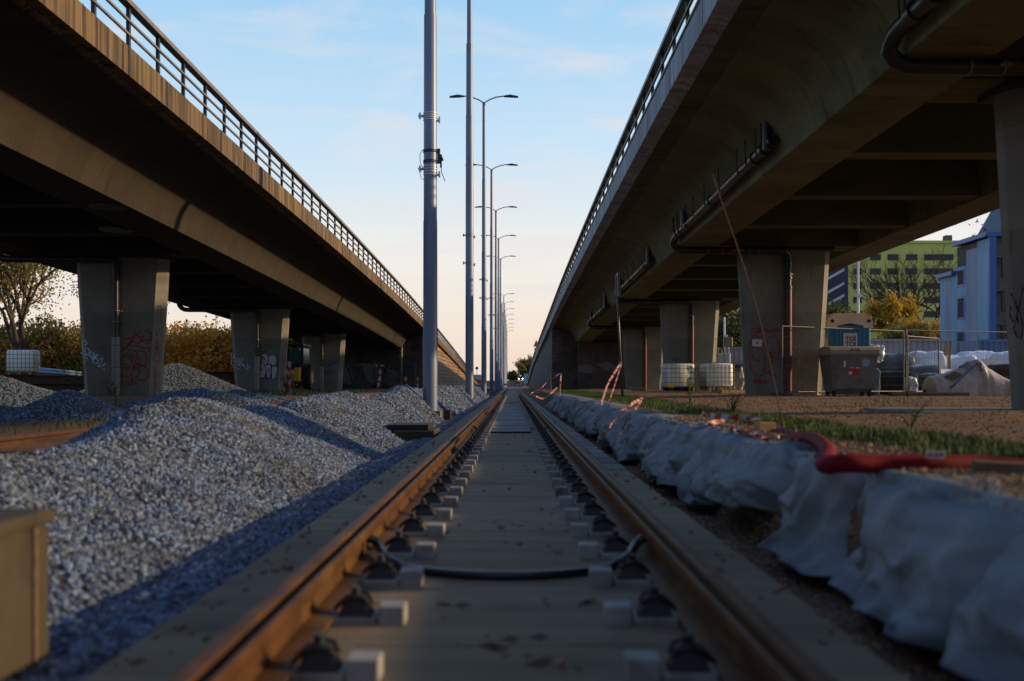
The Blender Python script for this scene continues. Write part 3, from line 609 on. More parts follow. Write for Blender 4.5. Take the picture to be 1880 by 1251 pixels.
# graffiti, crop coordinates measured on the photograph
A1 = dict(origin=(130, 560), sc=180/1251)
P1 = PL[1]
paint(P1, 'graffiti', M['paint_lb'], [[(150,580),(155,460),(190,460),(205,500),(160,520)],[(200,540),(175,590),(205,635),(240,600),(215,550)],[(120,605),(190,640),(245,650),(290,720)],[(255,590),(265,680),(300,600),(285,700)],[(320,640),(285,730),(345,740),(340,690),(300,690),(350,640),(320,640)],[(370,690),(405,690),(355,790),(450,750)],[(150,660),(205,680),(225,715)],[(112,515),(122,522)],[(420,805),(430,825)]], 2.3, **A1)
paint(P1, 'graffiti', M['paint_red'], [[(640,600),(590,700),(610,850),(680,915),(760,900),(800,800),(770,700),(710,650),(640,665),(640,750),(720,760)],[(650,800),(740,800),(700,820)],[(710,640),(740,580),(820,590),(855,680),(820,720),(870,760),(880,860),(820,930),(760,900)],[(780,620),(800,690),(780,620)],[(830,740),(850,800),(810,830),(830,740)],[(830,620),(880,580),(950,620),(965,720),(925,775),(885,760),(885,680)],[(925,775),(985,830),(980,920),(920,965),(870,940)]], 2.6, **A1)
paint(P1, 'graffiti', M['paint_red'], [[(690,430),(750,425),(800,400),(700,560),(830,400),(880,340),(820,350),(840,400),(900,420),(860,490),(790,470)],[(860,420),(930,400),(900,480),(960,430)],[(940,320),(1010,350),(1010,420),(950,465)],[(960,500),(1040,435)],[(660,590),(740,520),(860,525),(930,550)],[(930,560),(990,545),(1000,590),(960,600)],[(1000,300),(1004,315)]], 2.6, **A1)
paint(P1, 'graffiti', M['paint_red'], [[(750,950),(710,960),(720,1000),(755,985)],[(770,950),(770,1000),(800,980),(770,970),(800,955),(770,950)],[(860,950),(820,965),(825,995),(860,1000)],[(720,1025),(840,1005)]], 1.7, **A1)
paint(P1, 'graffiti', M['paint_red'], [[(325,510),(350,560),(380,510),(400,560),(435,510)],[(320,575),(430,570)]], .8, **A1)
A2 = dict(origin=(380, 620), sc=200/1787); P2 = PL[2]
blob = [[(840,290),(800,350),(800,560),(860,650),(930,650),(970,560),(1000,670),(1040,620),(1050,480),(1120,460),(1130,330),(1070,270),(1010,310),(960,260),(900,290),(840,290)], [(1060,470),(1140,470),(1140,620),(1090,680),(1060,640),(1060,470)]]
paint(P2, 'graffiti', M['paint_w'], blob, 1, off=.005, fill=True, **A2)
paint(P2, 'graffiti', M['paint_pu'], [[(880,290),(830,290),(795,380),(800,560),(870,660),(960,640),(970,540),(930,430),(850,400),(840,500),(920,525)],[(880,340),(900,270),(980,270),(1010,350),(1000,420),(950,450)],[(940,340),(975,400),(940,340)],[(980,450),(1040,440),(1055,560),(1020,660),(950,670)],[(1000,500),(1020,580),(1000,500)],[(1030,300),(1090,280),(1150,340),(1130,460),(1060,465),(1055,420)],[(1060,470),(1150,465),(1140,620),(1100,685),(1060,680),(1060,470)]], 2.0, off=.009, **A2)
paint(P2, 'graffiti', M['paint_lb'], [[(400,440),(400,270),(450,290),(420,330)],[(450,310),(440,400),(490,390),(480,330)],[(500,400),(540,440),(530,340),(600,360),(540,400),(590,450),(520,460)],[(600,430),(640,530),(670,420)],[(640,530),(710,470)],[(390,435),(530,460)],[(430,480),(530,520)],[(685,535),(692,540)]], 1.3, **A2)
paint(P2, 'graffiti', M['paint_dk'], [[(880,160),(930,180),(960,130),(1010,130),(990,180)],[(1030,130),(1060,180),(1100,130)],[(830,220),(900,230),(1000,215)]], 1.2, **A2)
A3 = dict(origin=(380, 620), sc=200/1787); P3 = PL[3]
paint(P3, 'graffiti', M['paint_lb'], [[(1580,480),(1590,380),(1640,400),(1600,430)],[(1620,440),(1640,520),(1680,470)],[(1690,480),(1650,570),(1720,600),(1740,530),(1690,560)],[(1740,500),(1750,600)],[(1590,520),(1680,580)]], 1.1, **A3)
A3 = dict(origin=(300, 440), sc=440/1720)
paint(P3, 'graffiti', M['paint_dk'], [[(1160,945),(1165,970),(1175,945),(1160,945)],[(1180,945),(1182,970),(1195,955),(1185,945)],[(1200,945),(1205,970),(1220,950),(1225,970)],[(1190,1000),(1200,1030),(1215,1010)]], 1.0, **A3)
paint(P3, 'graffiti', M['paint_bl'], [[(1165,880),(1190,905),(1215,880),(1240,900)],[(1170,910),(1240,885)]], 2.0, **A3)
B2 = dict(origin=(1340, 440), sc=300/1173); Q2 = PR[2]
paint(Q2, 'graffiti', M['paint_red'], [[(195,640),(160,640),(155,665),(190,670),(190,655)],[(205,640),(205,670),(230,662),(208,655),(228,642),(205,640)],[(265,620),(240,625),(240,650),(265,650)],[(275,640),(270,665),(290,660)],[(300,640),(295,665),(310,660)],[(320,640),(318,662),(335,650),(350,662),(360,640)]], 2.0, **B2)
paint(Q2, 'graffiti', M['paint_red'], [[(220,700),(170,690),(140,760),(140,870),(170,960),(220,980),(250,920),(245,820),(200,770),(160,770),(165,850),(220,870)],[(225,690),(265,720),(270,780),(295,850),(290,940),(245,970)],[(275,700),(320,690),(355,760),(345,840),(300,845),(310,800)],[(310,845),(355,860)],[(280,960),(340,985)]], 2.4, **B2)
paint(Q2, 'graffiti', M['paint_red'], [[(180,1000),(175,1025),(200,1020),(180,1012)],[(205,1030),(212,1000),(222,1030)],[(230,1005),(232,1030),(250,1018)],[(258,1005),(262,1035)]], 2.4, **B2)
paint(Q2, 'poster', M['white'], [[(1382,624),(1398,624),(1398,637),(1382,637)]], 1, off=.01, fill=False) if False else None
m = MB(); q = [face_pt(Q2, x, y, .012) for x, y in ((1381,623),(1399,624),(1398,637),(1381,636))]; m.add(q, [(0,1,2,3)]); m.build('notice', M['white'], Q2[0], recalc=False)
m = MB(); q = [face_pt(Q2, 1390.5 + 2.2*math.cos(a), 630 + 2.2*math.sin(a), .014) for a in np.arange(0, 6.28, .7)]; m.add(q, [tuple(range(9))]); m.build('notice_mark', M['red'], Q2[0], recalc=False)
A4 = dict(origin=(1000, 440), sc=360/1407)
paint(PR[3], 'graffiti', M['paint_bl'], [[(925,848),(926,866),(945,862),(945,850),(925,848)],[(955,852),(955,866)],[(966,852),(968,866),(975,856)]], 1.3, **A4)
B1 = dict(origin=(1580, 360), sc=300/894); Q1 = PR[1]
paint(Q1, 'graffiti', M['paint_dk'], [[(820,530),(850,590),(862,700)],[(890,500),(870,590),(850,680),(840,740),(875,780),(885,700),(860,600)],[(822,600),(820,660),(840,690)],[(840,740),(855,752)]], 3.2, **B1)
# paint on the lit side face of the first left pier (faces the track)
def sidepaint(P, mt, strokes, name='graffiti'):
    m = MB(); root, xc, y, zb = P
    for st in strokes:
        pts = smooth_line([(a, b, 0) for a, b in st]); A = []
        for i, p in enumerate(pts):
            d = pts[min(i+1,len(pts)-1)] - pts[max(i-1,0)]; d = Vector((-d.y, d.x, 0)).normalized() * .018
            for s in (1, -1):
                u = p.x + d.x * s; z = p.y + d.y * s + .25; hw = 1.04 + .26 * z / 4.1
                A.append((hw - .20 * u + .006, -.10 - .27 * u - .004, z))
        m.add(A, [(2*i, 2*i+2, 2*i+3, 2*i+1) for i in range(len(pts)-1)])
    m.build(name, mt, root, recalc=False)
for P in (PL[1], PL[2]):
    sidepaint(P, M['paint_red'], [[(.2,.9),(.8,1.1),(.3,1.25),(.7,1.4)],[(.3,.2),(.7,.5),(.2,.6),(.8,.8)],[(.5,.1),(.55,.9)],[(.3,1.3),(.8,1.5),(.5,1.6)]])
    sidepaint(P, M['paint_pu'], [[(.2,1.0),(.5,1.5),(.8,1.1)],[(.4,.3),(.6,.7)]])
    sidepaint(P, M['paint_bl'], [[(.2,1.7),(.4,1.9),(.6,1.7),(.8,1.9)],[(.3,2.1),(.35,2.5),(.65,2.5),(.7,2.1)]])

# ------------------------------------------------------------------ abutments and retaining walls
def abut(side, x0, T, mt, lab1, lab2, yend):
    X = XL if side < 0 else XR; root = empty('abutment', (X(W/2), YE, 0)); tag(root, lab1, 'abutment'); off = Vector((-X(W/2), -YE, 0))
    z1 = spl(T, YE) - 1.1; m = MB(); xa, xb = sorted((X(.55), X(W - .4))); m.box(xa, xb, YE - .9 + .9, YE + 1.4, -.4, spl(T, YE) - .07)
    o = m.build('wall', M['old_conc'], root); o.location = off
    m = MB(); xa, xb = sorted((X(2.1), X(W - 2.1))); m.box(xa, xb, YE - .55, YE - .003, -.4, z1 - .03); o = m.build('seat_wall', M['old_conc'], root); o.location = off
    m = MB(); n = 0; x = min(X(.6), X(2.0)); xe = max(X(.6), X(2.0))
    while x < xe: m.box(x, x + .035, YE - .04, YE - .002, -.3, spl(T, YE) - .12); x += .1
    x, xe = sorted((X(2.15), X(W-2.15)))
    while x < xe: m.box(x, x + .04, YE - .59, YE - .552, -.3, z1 - .1); x += .12
    o = m.build('wall_ribs', M['old_conc'], root); o.location = off
    rw = empty('retaining_wall', (X(.3), YE, 0)); tag(rw, lab2, 'retaining wall'); m = MB(); st = [YE + .003] + list(np.arange(76, yend, 4))
    m.prism([(.25, 0), (.55, 0), (.55, 1), (.25, 1)], lambda a, b, y: (X(a), y, -.4 if b == 0 else spl(T, y) - .052), st); o = m.build('block_wall', mt, rw); o.location = (-X(.3), -YE, 0)
    return root, off
abl, al_off = abut(-1, -6.05, ZL, M['blockwall'], 'dark ribbed abutment wall under the left flyover, with large graffiti', 'sunlit brown block wall below the left ramp', 176)
abr, ar_off = abut(1, 2.66, ZR, M['blockwall_r'], 'dark ribbed abutment wall under the right flyover', 'shaded grey block wall below the right ramp', 184)
def flatpaint(root, off, Y, mt, strokes, wpx, name='graffiti', fill=False):
    m = MB()
    for k, st in enumerate(strokes):
        if fill: m.add([at(x, y, Y) for x, y in st], [tuple(range(len(st)))]); continue
        pts = smooth_line([(a, b, 0) for a, b in st]); A = []
        for i, p in enumerate(pts):
            d = pts[min(i+1,len(pts)-1)] - pts[max(i-1,0)]; d = Vector((-d.y, d.x, 0)).normalized() * wpx * .5
            A += [at(p.x + d.x, p.y + d.y, Y - .001 * k), at(p.x - d.x, p.y - d.y, Y - .001 * k)]
        m.add(A, [(2*i, 2*i+2, 2*i+3, 2*i+1) for i in range(len(pts)-1)])
    o = m.build(name, mt, root, recalc=False); o.location = off
flatpaint(abl, al_off, YE - .62, M['paint_grey'], [[(632,668),(642,672),(650,700),(640,708),(630,700)],[(645,668),(690,666),(684,690),(688,706),(676,708),(664,672),(650,672)],[(705,670),(730,682),(728,700),(712,690)]], 1, fill=True)
flatpaint(abl, al_off, YE - .63, M['paint_dk'], [[(630,668),(640,680),(648,706)],[(646,670),(662,664),(685,668)],[(664,672),(672,700),(684,706)],[(700,668),(712,676),(732,680)],[(706,682),(722,690),(732,702)],[(712,666),(704,690)]], 1.6)
flatpaint(abl, al_off, YE - .06, M['paint_bl'], [[(744,684),(752,668),(760,682)],[(746,682),(758,682)]], 1.4)
flatpaint(abr, ar_off, YE - .62, M['paint_grey'], [[(1060,672),(1075,668),(1090,674),(1086,686),(1064,684)],[(1096,668),(1120,664),(1132,676),(1112,682)]], 1, fill=True)
m = MB(); xw = XR(.25) - .012
for (y0, y1, z0, z1) in ((84,87,.6,2.0),(87,88.4,.4,1.5)): m.add([(xw,y0,z0),(xw,y1,z0),(xw,y1,z1),(xw,y0+.4,z1+.2)], [(0,1,2,3)])
o = m.build('graffiti', M['paint_bl'], abr, recalc=False); o.location = ar_off

# ------------------------------------------------------------------ poles
poles = [(790, 24.2), (862, 46.0), (888.5, 67.4), (902.5, 88.4), (910.5, 109.4), (915.3, 130.4), (919, 151.4), (921.5, 172), (923.5, 193), (925, 214), (926.3, 235), (927.4, 256), (928.3, 277), (929.1, 298), (929.8, 319), (930.4, 340), (931.0, 361)]
def pole(i, px, Y):
    x = (px - VX) * Y / F + CX; zb = -.3; root = empty('lamp_post', (x, Y, zb))
    d = 1.0; H = 20.1 if i not in (7, 8) else 15
    secs = [(0, 4.95 if i != 1 else 5.5, .178), (4.95 if i != 1 else 5.5, 9.95, .163), (9.95, 14.9, .140), (14.9, H - .02, .115)]
    if i == 1: secs = [(0, 10.1, .19), (10.1, 13.4, .178), (13.4, 16.7, .158), (16.7, 20.1, .12)]
    k = 0
    for (a, b, r) in secs:
        if a >= H: continue
        m = MB(); b = min(b, H - .02); m.tube([(0,0,a - (.03 if k else 0)), (0,0,a + .05), (0,0,b)], [r, r, r - .008], 28 if i < 3 else 12); m.build('pole_section', M['pole'], root, smooth=35); k += 1
    m = MB(); m.cbox(-.28, .28, -.28, .28, .0, .34, .02); m.build('base_plate', M['zinc_dull'], root)
    if i not in (7, 8):
        for s in (-1, 1):
            m = MB(); zt = H
            if i > 1: pts = [(0,0,zt-.25),(s*.05,0,zt-.05),(s*.35,0,zt+.14),(s*.8,0,zt+.31),(s*1.25,0,zt+.38),(s*1.5,0,zt+.40)]
            else: pts = [(0,0,zt-.25),(s*.05,0,zt-.05),(s*.35,0,zt+.14),(s*.8,0,zt+.31),(s*1.25,0,zt+.38),(s*1.5,0,zt+.40)]
            m.tube(pts, .045, 8); ar = m.build('arm', M['pole'], root, smooth=True)
            m = MB(); m.add([(s*1.35,-.07,zt+.42),(s*1.35,.07,zt+.42),(s*1.35,-.09,zt+.34),(s*1.35,.09,zt+.34),(s*1.75,-.17,zt+.46),(s*1.75,.17,zt+.46),(s*1.75,-.17,zt+.33),(s*1.75,.17,zt+.33),(s*2.32,-.13,zt+.37),(s*2.32,.13,zt+.37),(s*2.32,-.13,zt+.30),(s*2.32,.13,zt+.30)],
                [(0,1,5,4),(4,5,9,8),(2,6,7,3),(6,10,11,7),(0,4,6,2),(4,8,10,6),(1,3,7,5),(5,7,11,9),(8,9,11,10),(0,2,3,1)]); m.build('lamp_head', M['lamp'], ar)
    # clamp bands
    def bands(zs, r, mt, nm, extra=True):
        m = MB()
        for z in zs: m.tube([(0,0,z),(0,0,z+.022)], r, 28 if i < 3 else 10)
        if extra:
            z0, z1 = min(zs), max(zs)
            m.box(-r-.12, -r+.01, -.03, .03, z1-.07, z1-.02); m.box(-r-.10, -r-.06, -.05, .05, z1-.11, z1+.03)
            m.box(r-.01, r+.06, -.03, .03, z0-.02, z0+.03); m.box(r+.03, r+.07, -.04, .04, z0-.05, z0+.09)
        m.build(nm, mt, root, smooth=35)
    if i == 0:
        zz = lambda py: CZ - (py - VY) * Y / F - zb
        bands([zz(222), zz(218), zz(214), zz(210)], .172, M['zinc'], 'clamp_band'); bands([zz(322), zz(317), zz(312), zz(307)], .172, M['zinc'], 'clamp_band')
        bands([zz(300), zz(297), zz(281), zz(278)], .176, M['black'], 'cable_strap', False)
        m = MB(); m.box(.17, .24, -.06, .06, zz(300), zz(274)); m.tube([(.24,0,zz(292)),(.30,0,zz(290))], .07, 12); m.tube([(.26,0,zz(308)),(.26,0,zz(284))], .025, 8); m.build('sensor', M['lamp'], root)
        m = MB(); m.tube([(-.17,-.05,zz(275)),(-.25,-.05,zz(285)),(-.24,-.05,zz(300)),(-.17,-.05,zz(310)),(-.25,-.05,zz(318)),(-.22,-.05,zz(328)),(-.16,-.05,zz(331))], .008, 5); m.tube([(.25,-.05,zz(300)),(.28,-.05,zz(318)),(.36,-.05,zz(334))], .010, 5); m.build('cable', M['black'], root, smooth=True)
    else:
        for py in ({1: (436, 487), 2: (516, 550)}.get(i, ())):
            z = CZ - (py - VY) * Y / F - zb; bands([z, z + .07, z + .14], .19, M['zinc_dull'], 'clamp_band')
        if i > 2: bands([7.1, 7.18], .175, M['zinc_dull'], 'clamp_band'); bands([8.6, 8.68], .17, M['zinc_dull'], 'clamp_band')
    lab = {0: 'thick grey pole nearest the camera, with cable straps and clamps', 1: 'second tall grey pole in the row, its top above the picture', 2: 'nearest grey pole whose two lamp arms show', 3: 'fourth grey pole, double lamp arms second highest in view', 4: 'fifth grey pole, double lamp arms third highest in view', 5: 'sixth grey pole, double lamp arms fourth highest in view'}.get(i)
    tag(root, lab or 'distant grey pole in the packed far end of the row', 'lamp post', 'row of tall grey poles beside the track' if lab else 'far poles packed together at the end of the row')
for i, (px, Y) in enumerate(poles): pole(i, px, Y)
# square concrete foundation with dark lid
e = empty('manhole', (-1.58, 16.3, -.25)); tag(e, 'low concrete chamber with a dark lid between track and gravel', 'manhole')
m = MB(); m.cbox(-.34, .34, -.55, .55, 0, .20, .02); m.build('chamber', M['box_conc'], e); m = MB(); m.cbox(-.42, .24, -.5, .45, .203, .29, .01); m.build('lid', M['black'], e)
m = MB(); m.cbox(-.09, .09, -.12, .12, 0, .26, .01); o = m.build('marker_block', M['box_conc']); o.location = (-1.62, 24.6, -.2); tag(o, 'small yellowish block stuck in the gravel by the track', 'marker block')
# concrete marker bottom left
e = empty('concrete_box', (-1.49, 3.17, -.25)); tag(e, 'tall pale concrete box cut by the lower left picture corner', 'concrete box')
m = MB(); m.cbox(-.62, 0, -1.1, 0, 0, .49, .012); m.build('body', M['box_conc'], e); m = MB(); m.cbox(-.63, .012, -1.11, .012, .493, .535, .008); m.build('cap', M['box_conc'], e)
m = MB()
for yy in (-.12, -.55): m.box(-.001, .009, yy, yy + .018, .02, .488)
m.build('ridge', M['wood_dark'], e)
for i, (x, y, a, l) in enumerate(((-1.30,2.95,.1,.16),(-1.38,2.78,.5,.14),(-1.27,2.84,.25,.12))):
    m = MB(); m.cbox(-l/2, l/2, -.018, .018, 0, .022, .004); o = m.build('wood_offcut', M['wood_dark']); o.location = (x, y, -.215); o.rotation_euler = (0, 0, a); tag(o, ('long wood offcut on ballast, farthest of three by the concrete box','short wood offcut on ballast touching the concrete box foot','middle wood offcut on ballast in the lower left')[i], 'wood offcut', 'wood offcuts on the ballast')

# ------------------------------------------------------------------ geotextile sheets
def sheet(y0, y1, label, seed, top=.30, bot=-.18, xb=1.30, back=1.95, amp=.06, hem=.05, bulge=.05, lean=.0, lump=.05):
    rs = random.Random(seed); n = max(60, int((y1 - y0) / .022)); n = min(n, 260); us = np.linspace(0, 1, n); vs = np.linspace(0, 1, 60)
    ph = rs.uniform(0, 50)
    def ridged(a, b):
        v = noise.noise(Vector((a, b, seed * 3.7))); return 1 - abs(v) * 2
    def fn(u, v):
        yb = y0 + (y1 - y0) * u; edge = min(u, 1 - u) * (y1 - y0)
        tv = top + .05 * noise.noise(Vector((yb * 1.1, ph, 0))); bv = bot + hem * noise.noise(Vector((yb * 3.1, ph, 4))) + hem * 1.2 * max(0, noise.noise(Vector((yb * 1.3, ph, 9)))) 
        xt = 1.58 + .07 * noise.noise(Vector((yb * .9, ph, 2)))
        bk = back + .26 * noise.noise(Vector((yb * 2.2, ph, 6)))
        if v < .25:
            t = v / .25; x = bk + (xt - bk) * t; z = tv + .015 * math.sin(t * 3.1); nx, nz = 0, 1
        elif v < .42:
            t = (v - .25) / .17 * math.pi / 2; r = .10; x = xt - r * math.sin(t); z = tv - r + r * math.cos(t); nx, nz = -math.sin(t), math.cos(t)
        else:
            t = (v - .42) / .58; x = (xt - .10) + (xb - (xt - .10)) * t; z = (tv - .10) + (bv - (tv - .10)) * t; nx, nz = -1, .12
            x -= bulge * math.sin(math.pi * t) * (.5 + noise.noise(Vector((yb * .8, ph, 8))))
        sk = yb + lean * (v - .3)
        f1 = ridged(sk * 2.6 + ph, v * .9); f2 = ridged(sk * 6.5 + ph, v * 1.7 + 5); f3 = noise.noise(Vector((sk * 1.3, v * 2.2, ph)))
        k = min(1, v / .2) * (0.35 + .65 * v); f4 = noise.noise(Vector((yb * 1.9 + ph, v * 1.3, ph))); d = amp * k * (f1 * .8 + f2 * (.10 if yb < 5.6 else .34) + f3 * 1.1 + f4 * 1.6 - .4)
        cz1 = abs(noise.noise(Vector((sk * 3.3 + v * 1.2, v * 2.6 - sk * .7, ph + 30)))); cz2 = abs(noise.noise(Vector((yb * 7.5 - v * 2, v * 6 + yb * 2, ph + 40)))); d += (.045 * max(0, .30 - cz1) / .30 + (.006 if yb < 5.6 else .016) * max(0, .25 - cz2) / .25) * k - .02
        d += lump * (math.sin(math.pi * u) ** .7 - .5) * min(1, v * 2.2)
        wr = .007 * noise.noise(Vector((yb * 11, v * 9, ph)))
        d += wr; d += -.16 * max(0, 1 - edge / .22) ** 2 * v
        y = yb + .05 * noise.noise(Vector((yb * 2, v * 4, ph + 20))) * v + (lean * .35) * (v - .3) * v
        xx = x + nx * d; lim = 1.22 + .05 * noise.noise(Vector((yb * 1.7, ph, 11)))
        if xx < lim: xx = lim - (lim - xx) * .15
        return (xx, y, max(z + nz * d * .7, gz(x, y) + .004 if v < .3 else -.26))
    m = MB(); m.grid(fn, us, vs); o = m.build('geotextile_sheet', M['geo'], smooth=True)
    md = o.modifiers.new('thick', 'SOLIDIFY'); md.thickness = .004
    tag(o, label, 'geotextile sheet', 'white geotextile sheets lining the trench edge'); return o
sheet(1.4, 3.22, 'white geotextile sheet cut by the lower right picture corner', 1, top=.27, xb=1.34, amp=.075, lean=.3, bulge=.05, back=1.80, lump=.05)
sheet(3.05, 4.52, 'largest white geotextile sheet, one big bulging lump beside the camera', 12, top=.275, xb=1.33, amp=.06, lean=-.15, bulge=.11, back=1.78, lump=.13)
sheet(4.50, 5.55, 'white geotextile sheet in front of the red pipe elbow', 2, top=.285, xb=1.36, amp=.075, lean=-.35, bulge=.04, back=1.66, lump=.07)
sheet(5.50, 6.85, 'white geotextile sheet with a torn hem near the red pipe end', 3, bot=-.07, xb=1.34, amp=.09, hem=.12, lean=.6, back=1.80, lump=.09)
sheet(6.80, 9.95, 'long white geotextile sheet with slanting folds below the wood blocks', 4, bot=-.17, xb=1.27, amp=.085, hem=.10, lean=1.0, back=1.92, lump=.05)
sheet(10.0, 11.1, 'narrow greyish geotextile sheet hanging in a gap of the row', 5, xb=1.40, amp=.05, back=1.74, top=.27, lump=.02)
sheet(11.15, 14.9, 'white geotextile sheet with two red and white tapes over it', 6, xb=1.32, amp=.09, hem=.10, lean=.9, back=2.0, lump=.08)
sheet(15.3, 20.2, 'rounded white geotextile sheet under the slanting barrier tape', 7, xb=1.34, amp=.10, hem=.08, lean=.7, back=2.0, lump=.10)
sheet(21.6, 28.2, 'crumpled geotextile sheet at the foot of the thin tape stake', 8, xb=1.36, amp=.11, hem=.06, lean=.6, back=1.95, lump=.10)
sheet(29.5, 38, 'farthest white geotextile sheet, lumpy beside the far track', 10, xb=1.38, amp=.11, hem=.06, lean=.5, back=1.95, lump=.10)

# ------------------------------------------------------------------ red conduit, wood blocks, tapes, rod
def corr(pts, r, n=14, step=.02, amp=.0):
    P = smooth_line([tuple(p) for p in pts], 40); return P, r
e = empty('red_conduit', (1.9, 4.5, .36)); tag(e, 'dark red plastic pipe lying on the berm with an elbow at its left end', 'conduit')
m = MB(); a = [at(1425,812,7.2), at(1465,806,6.7), at(1495,808,6.1), at(1515,822,5.5), at(1521,838,4.95), at(1514,853,4.55), at(1545,851,4.4), at(1620,852,4.42), at(1720,852,4.45), at(1800,853,4.5), at(1900,861,4.5), at(2050,868,4.6)]
P = smooth_line([tuple(p) for p in a], 18); m.tube([p - Vector((1.9,4.5,.36)) for p in P], [.041 + .002 * (i % 2) for i in range(len(P))], 16); m.build('pipe', M['redpipe'], e, smooth=50)
c = at(1718, 835, 4.40); m = MB(); m.obox(c - Vector((1.9,4.5,.36)), (1,0,-.05), (0,1,.3), (0,-.3,1), .042, .002, .017); m.build('tag', M['white'], e)
for k, dx in enumerate((-.02, .0, .02)):
    m = MB(); m.obox(c - Vector((1.9,4.5,.36)) + Vector((dx if k else -.025, -.006, .0)), (1,0,0), (0,1,.3), (0,-.3,1), .006, .001, .006 if k else .008); m.build('tag_mark', M['red'] if k == 0 else M['paint_dk'], e)
def woodblock(px0, px1, py0, py1, Y, d, lab, mt, rz=.2):
    a = at(px0, py1, Y); b = at(px1, py0, Y); w2 = (b.x - a.x) / 2; h = b.z - a.z; m = MB(); m.cbox(-w2, w2, -d/2, d/2, 0, h, .004); o = m.build('wood_block', M[mt]); o.location = ((a.x + b.x)/2, Y + d/2, a.z); o.rotation_euler = (0, R(2), rz); tag(o, lab, 'wood block'); return o
woodblock(1391, 1422, 776, 797, 7.9, .11, 'sunlit square wood block in the grass beside the rusty rod', 'wood')
woodblock(1243, 1274, 775, 787, 10.3, .16, 'brown wood block on the berm where the sheet begins', 'wood_dark', .05)
woodblock(1800, 1900, 850, 885, 4.2, .09, 'wood board half under the red pipe at the right edge', 'wood_dark', -.25)
woodblock(1160, 1185, 712, 718, 19.0, .16, 'thin flat board lying by the far end of the grass', 'wood_dark', .1)
def tape(pts, w, lab, period=.12, name='barrier_tape', tw=1.0, seed=0, grp='red and white barrier tapes'):
    P = smooth_line([tuple(p) for p in pts], 10); m = MB(); d = 0; A = []; mi = []
    # resample evenly
    Q = [P[0]]; acc = 0
    for a, b in zip(P, P[1:]):
        L_ = (b - a).length; n = max(1, int(L_ / (period / 3)))
        for k in range(1, n + 1): Q.append(a.lerp(b, k / n))
    rs = random.Random(seed)
    for i, p in enumerate(Q):
        t = Q[min(i+1, len(Q)-1)] - Q[max(i-1, 0)]; t = t.normalized() if t.length > 0 else Vector((0,0,1)); s = t.cross(Vector((0,1,0))); s = s.normalized() if s.length > .05 else Vector((1,0,0)); n = t.cross(s).normalized()
        an = tw * noise.noise(Vector((i * .15, seed * 5.1, 0))) * 2.2; v = (s * math.cos(an) + n * math.sin(an)) * w * .34
        A += [p + v, p - v]
    L_ = 0
    for i in range(len(Q) - 1):
        L_ += (Q[i+1] - Q[i]).length; m.mi = int(L_ / period) % 2; m.add([A[2*i], A[2*i+2], A[2*i+3], A[2*i+1]], [(0,1,2,3)])
    o = m.build(name, [M['tape_w'], M['tape_r']], recalc=False); tag(o, lab, 'barrier tape', grp); md = o.modifiers.new('thick', 'SOLIDIFY'); md.thickness = .0015; return o
tape([at(1140,666,22), at(1130,682,21), at(1116,706,20), at(1104,742,17)], .075, 'barrier tape slanting from the signpost down to the sheeting', .14, seed=1)
tape([at(1141,668,22.5), at(1131,700,22), at(1118,739,21)], .05, 'shorter second tape end hanging from the signpost', .14, seed=2)
tape([at(1180,731,14.8), at(1160,742,14.2), at(1140,758,13), at(1122,783,11.6), at(1108,798,11.2)], 0.065, 'loose tape draped diagonally over the rounded sheet', .1, seed=3)
tape([at(1178,736,13.9), at(1158,763,12.8), at(1145,783,12.0), at(1134,811,11.2)], 0.046, 'thin twisted tape hanging down the sheet front', .1, seed=4)
tape([at(1288,760,9.6), at(1310,764,9.2), at(1340,766,9.0), at(1370,767,8.9), at(1392,770,8.4)], 0.076, 'tape lying in the grass left of the wood block', .09, seed=5)
tape([at(1345,789,7.4), at(1372,800,7.1), at(1400,804,6.9), at(1430,808,6.6), at(1456,816,6.3), at(1482,819,6.2)], 0.112, 'bunched tape at the open end of the red pipe', .06, tw=2, seed=6)
tape([at(1350,793,7.2), at(1385,802,6.95), at(1418,812,6.6), at(1450,811,6.3), at(1476,822,6.1)], 0.088, 'second crumpled tape beside the red pipe end', .05, tw=2.5, seed=7)
tape([at(1240,768,11), at(1252,771,10.6), at(1262,777,10.0), at(1290,785,9.2)], 0.072, 'short tape scrap touching the brown wood block', .08, seed=8)
tape([at(1425,784,8.2), at(1440,791,7.8), at(1460,796,7.4)], 0.068, 'short tape scrap right of the rod base', .08, seed=9)
tape([at(1023,712,33), at(1012,722,30), at(998,732,27), at(984,728,25), at(972,724,27)], .07, 'sagging tape between the far stakes by the track', .16, seed=10)
tape([at(1027,686,36), at(1010,700,36), at(1000,712,37), at(985,722,38)], .07, 'tape running left and down from the thin far stake', .2, seed=11)
tape([at(1010,690,44), at(1002,704,44), at(990,716,43), at(975,722,42)], .07, 'tape hanging in front of the shaded ramp wall', .2, seed=12)
tape([at(1340,791,7.5), at(1300,779,8.6), at(1330,773,8.9)], 0.060, 'loop of tape lying on the grass edge left of the wood block', .08, seed=13)
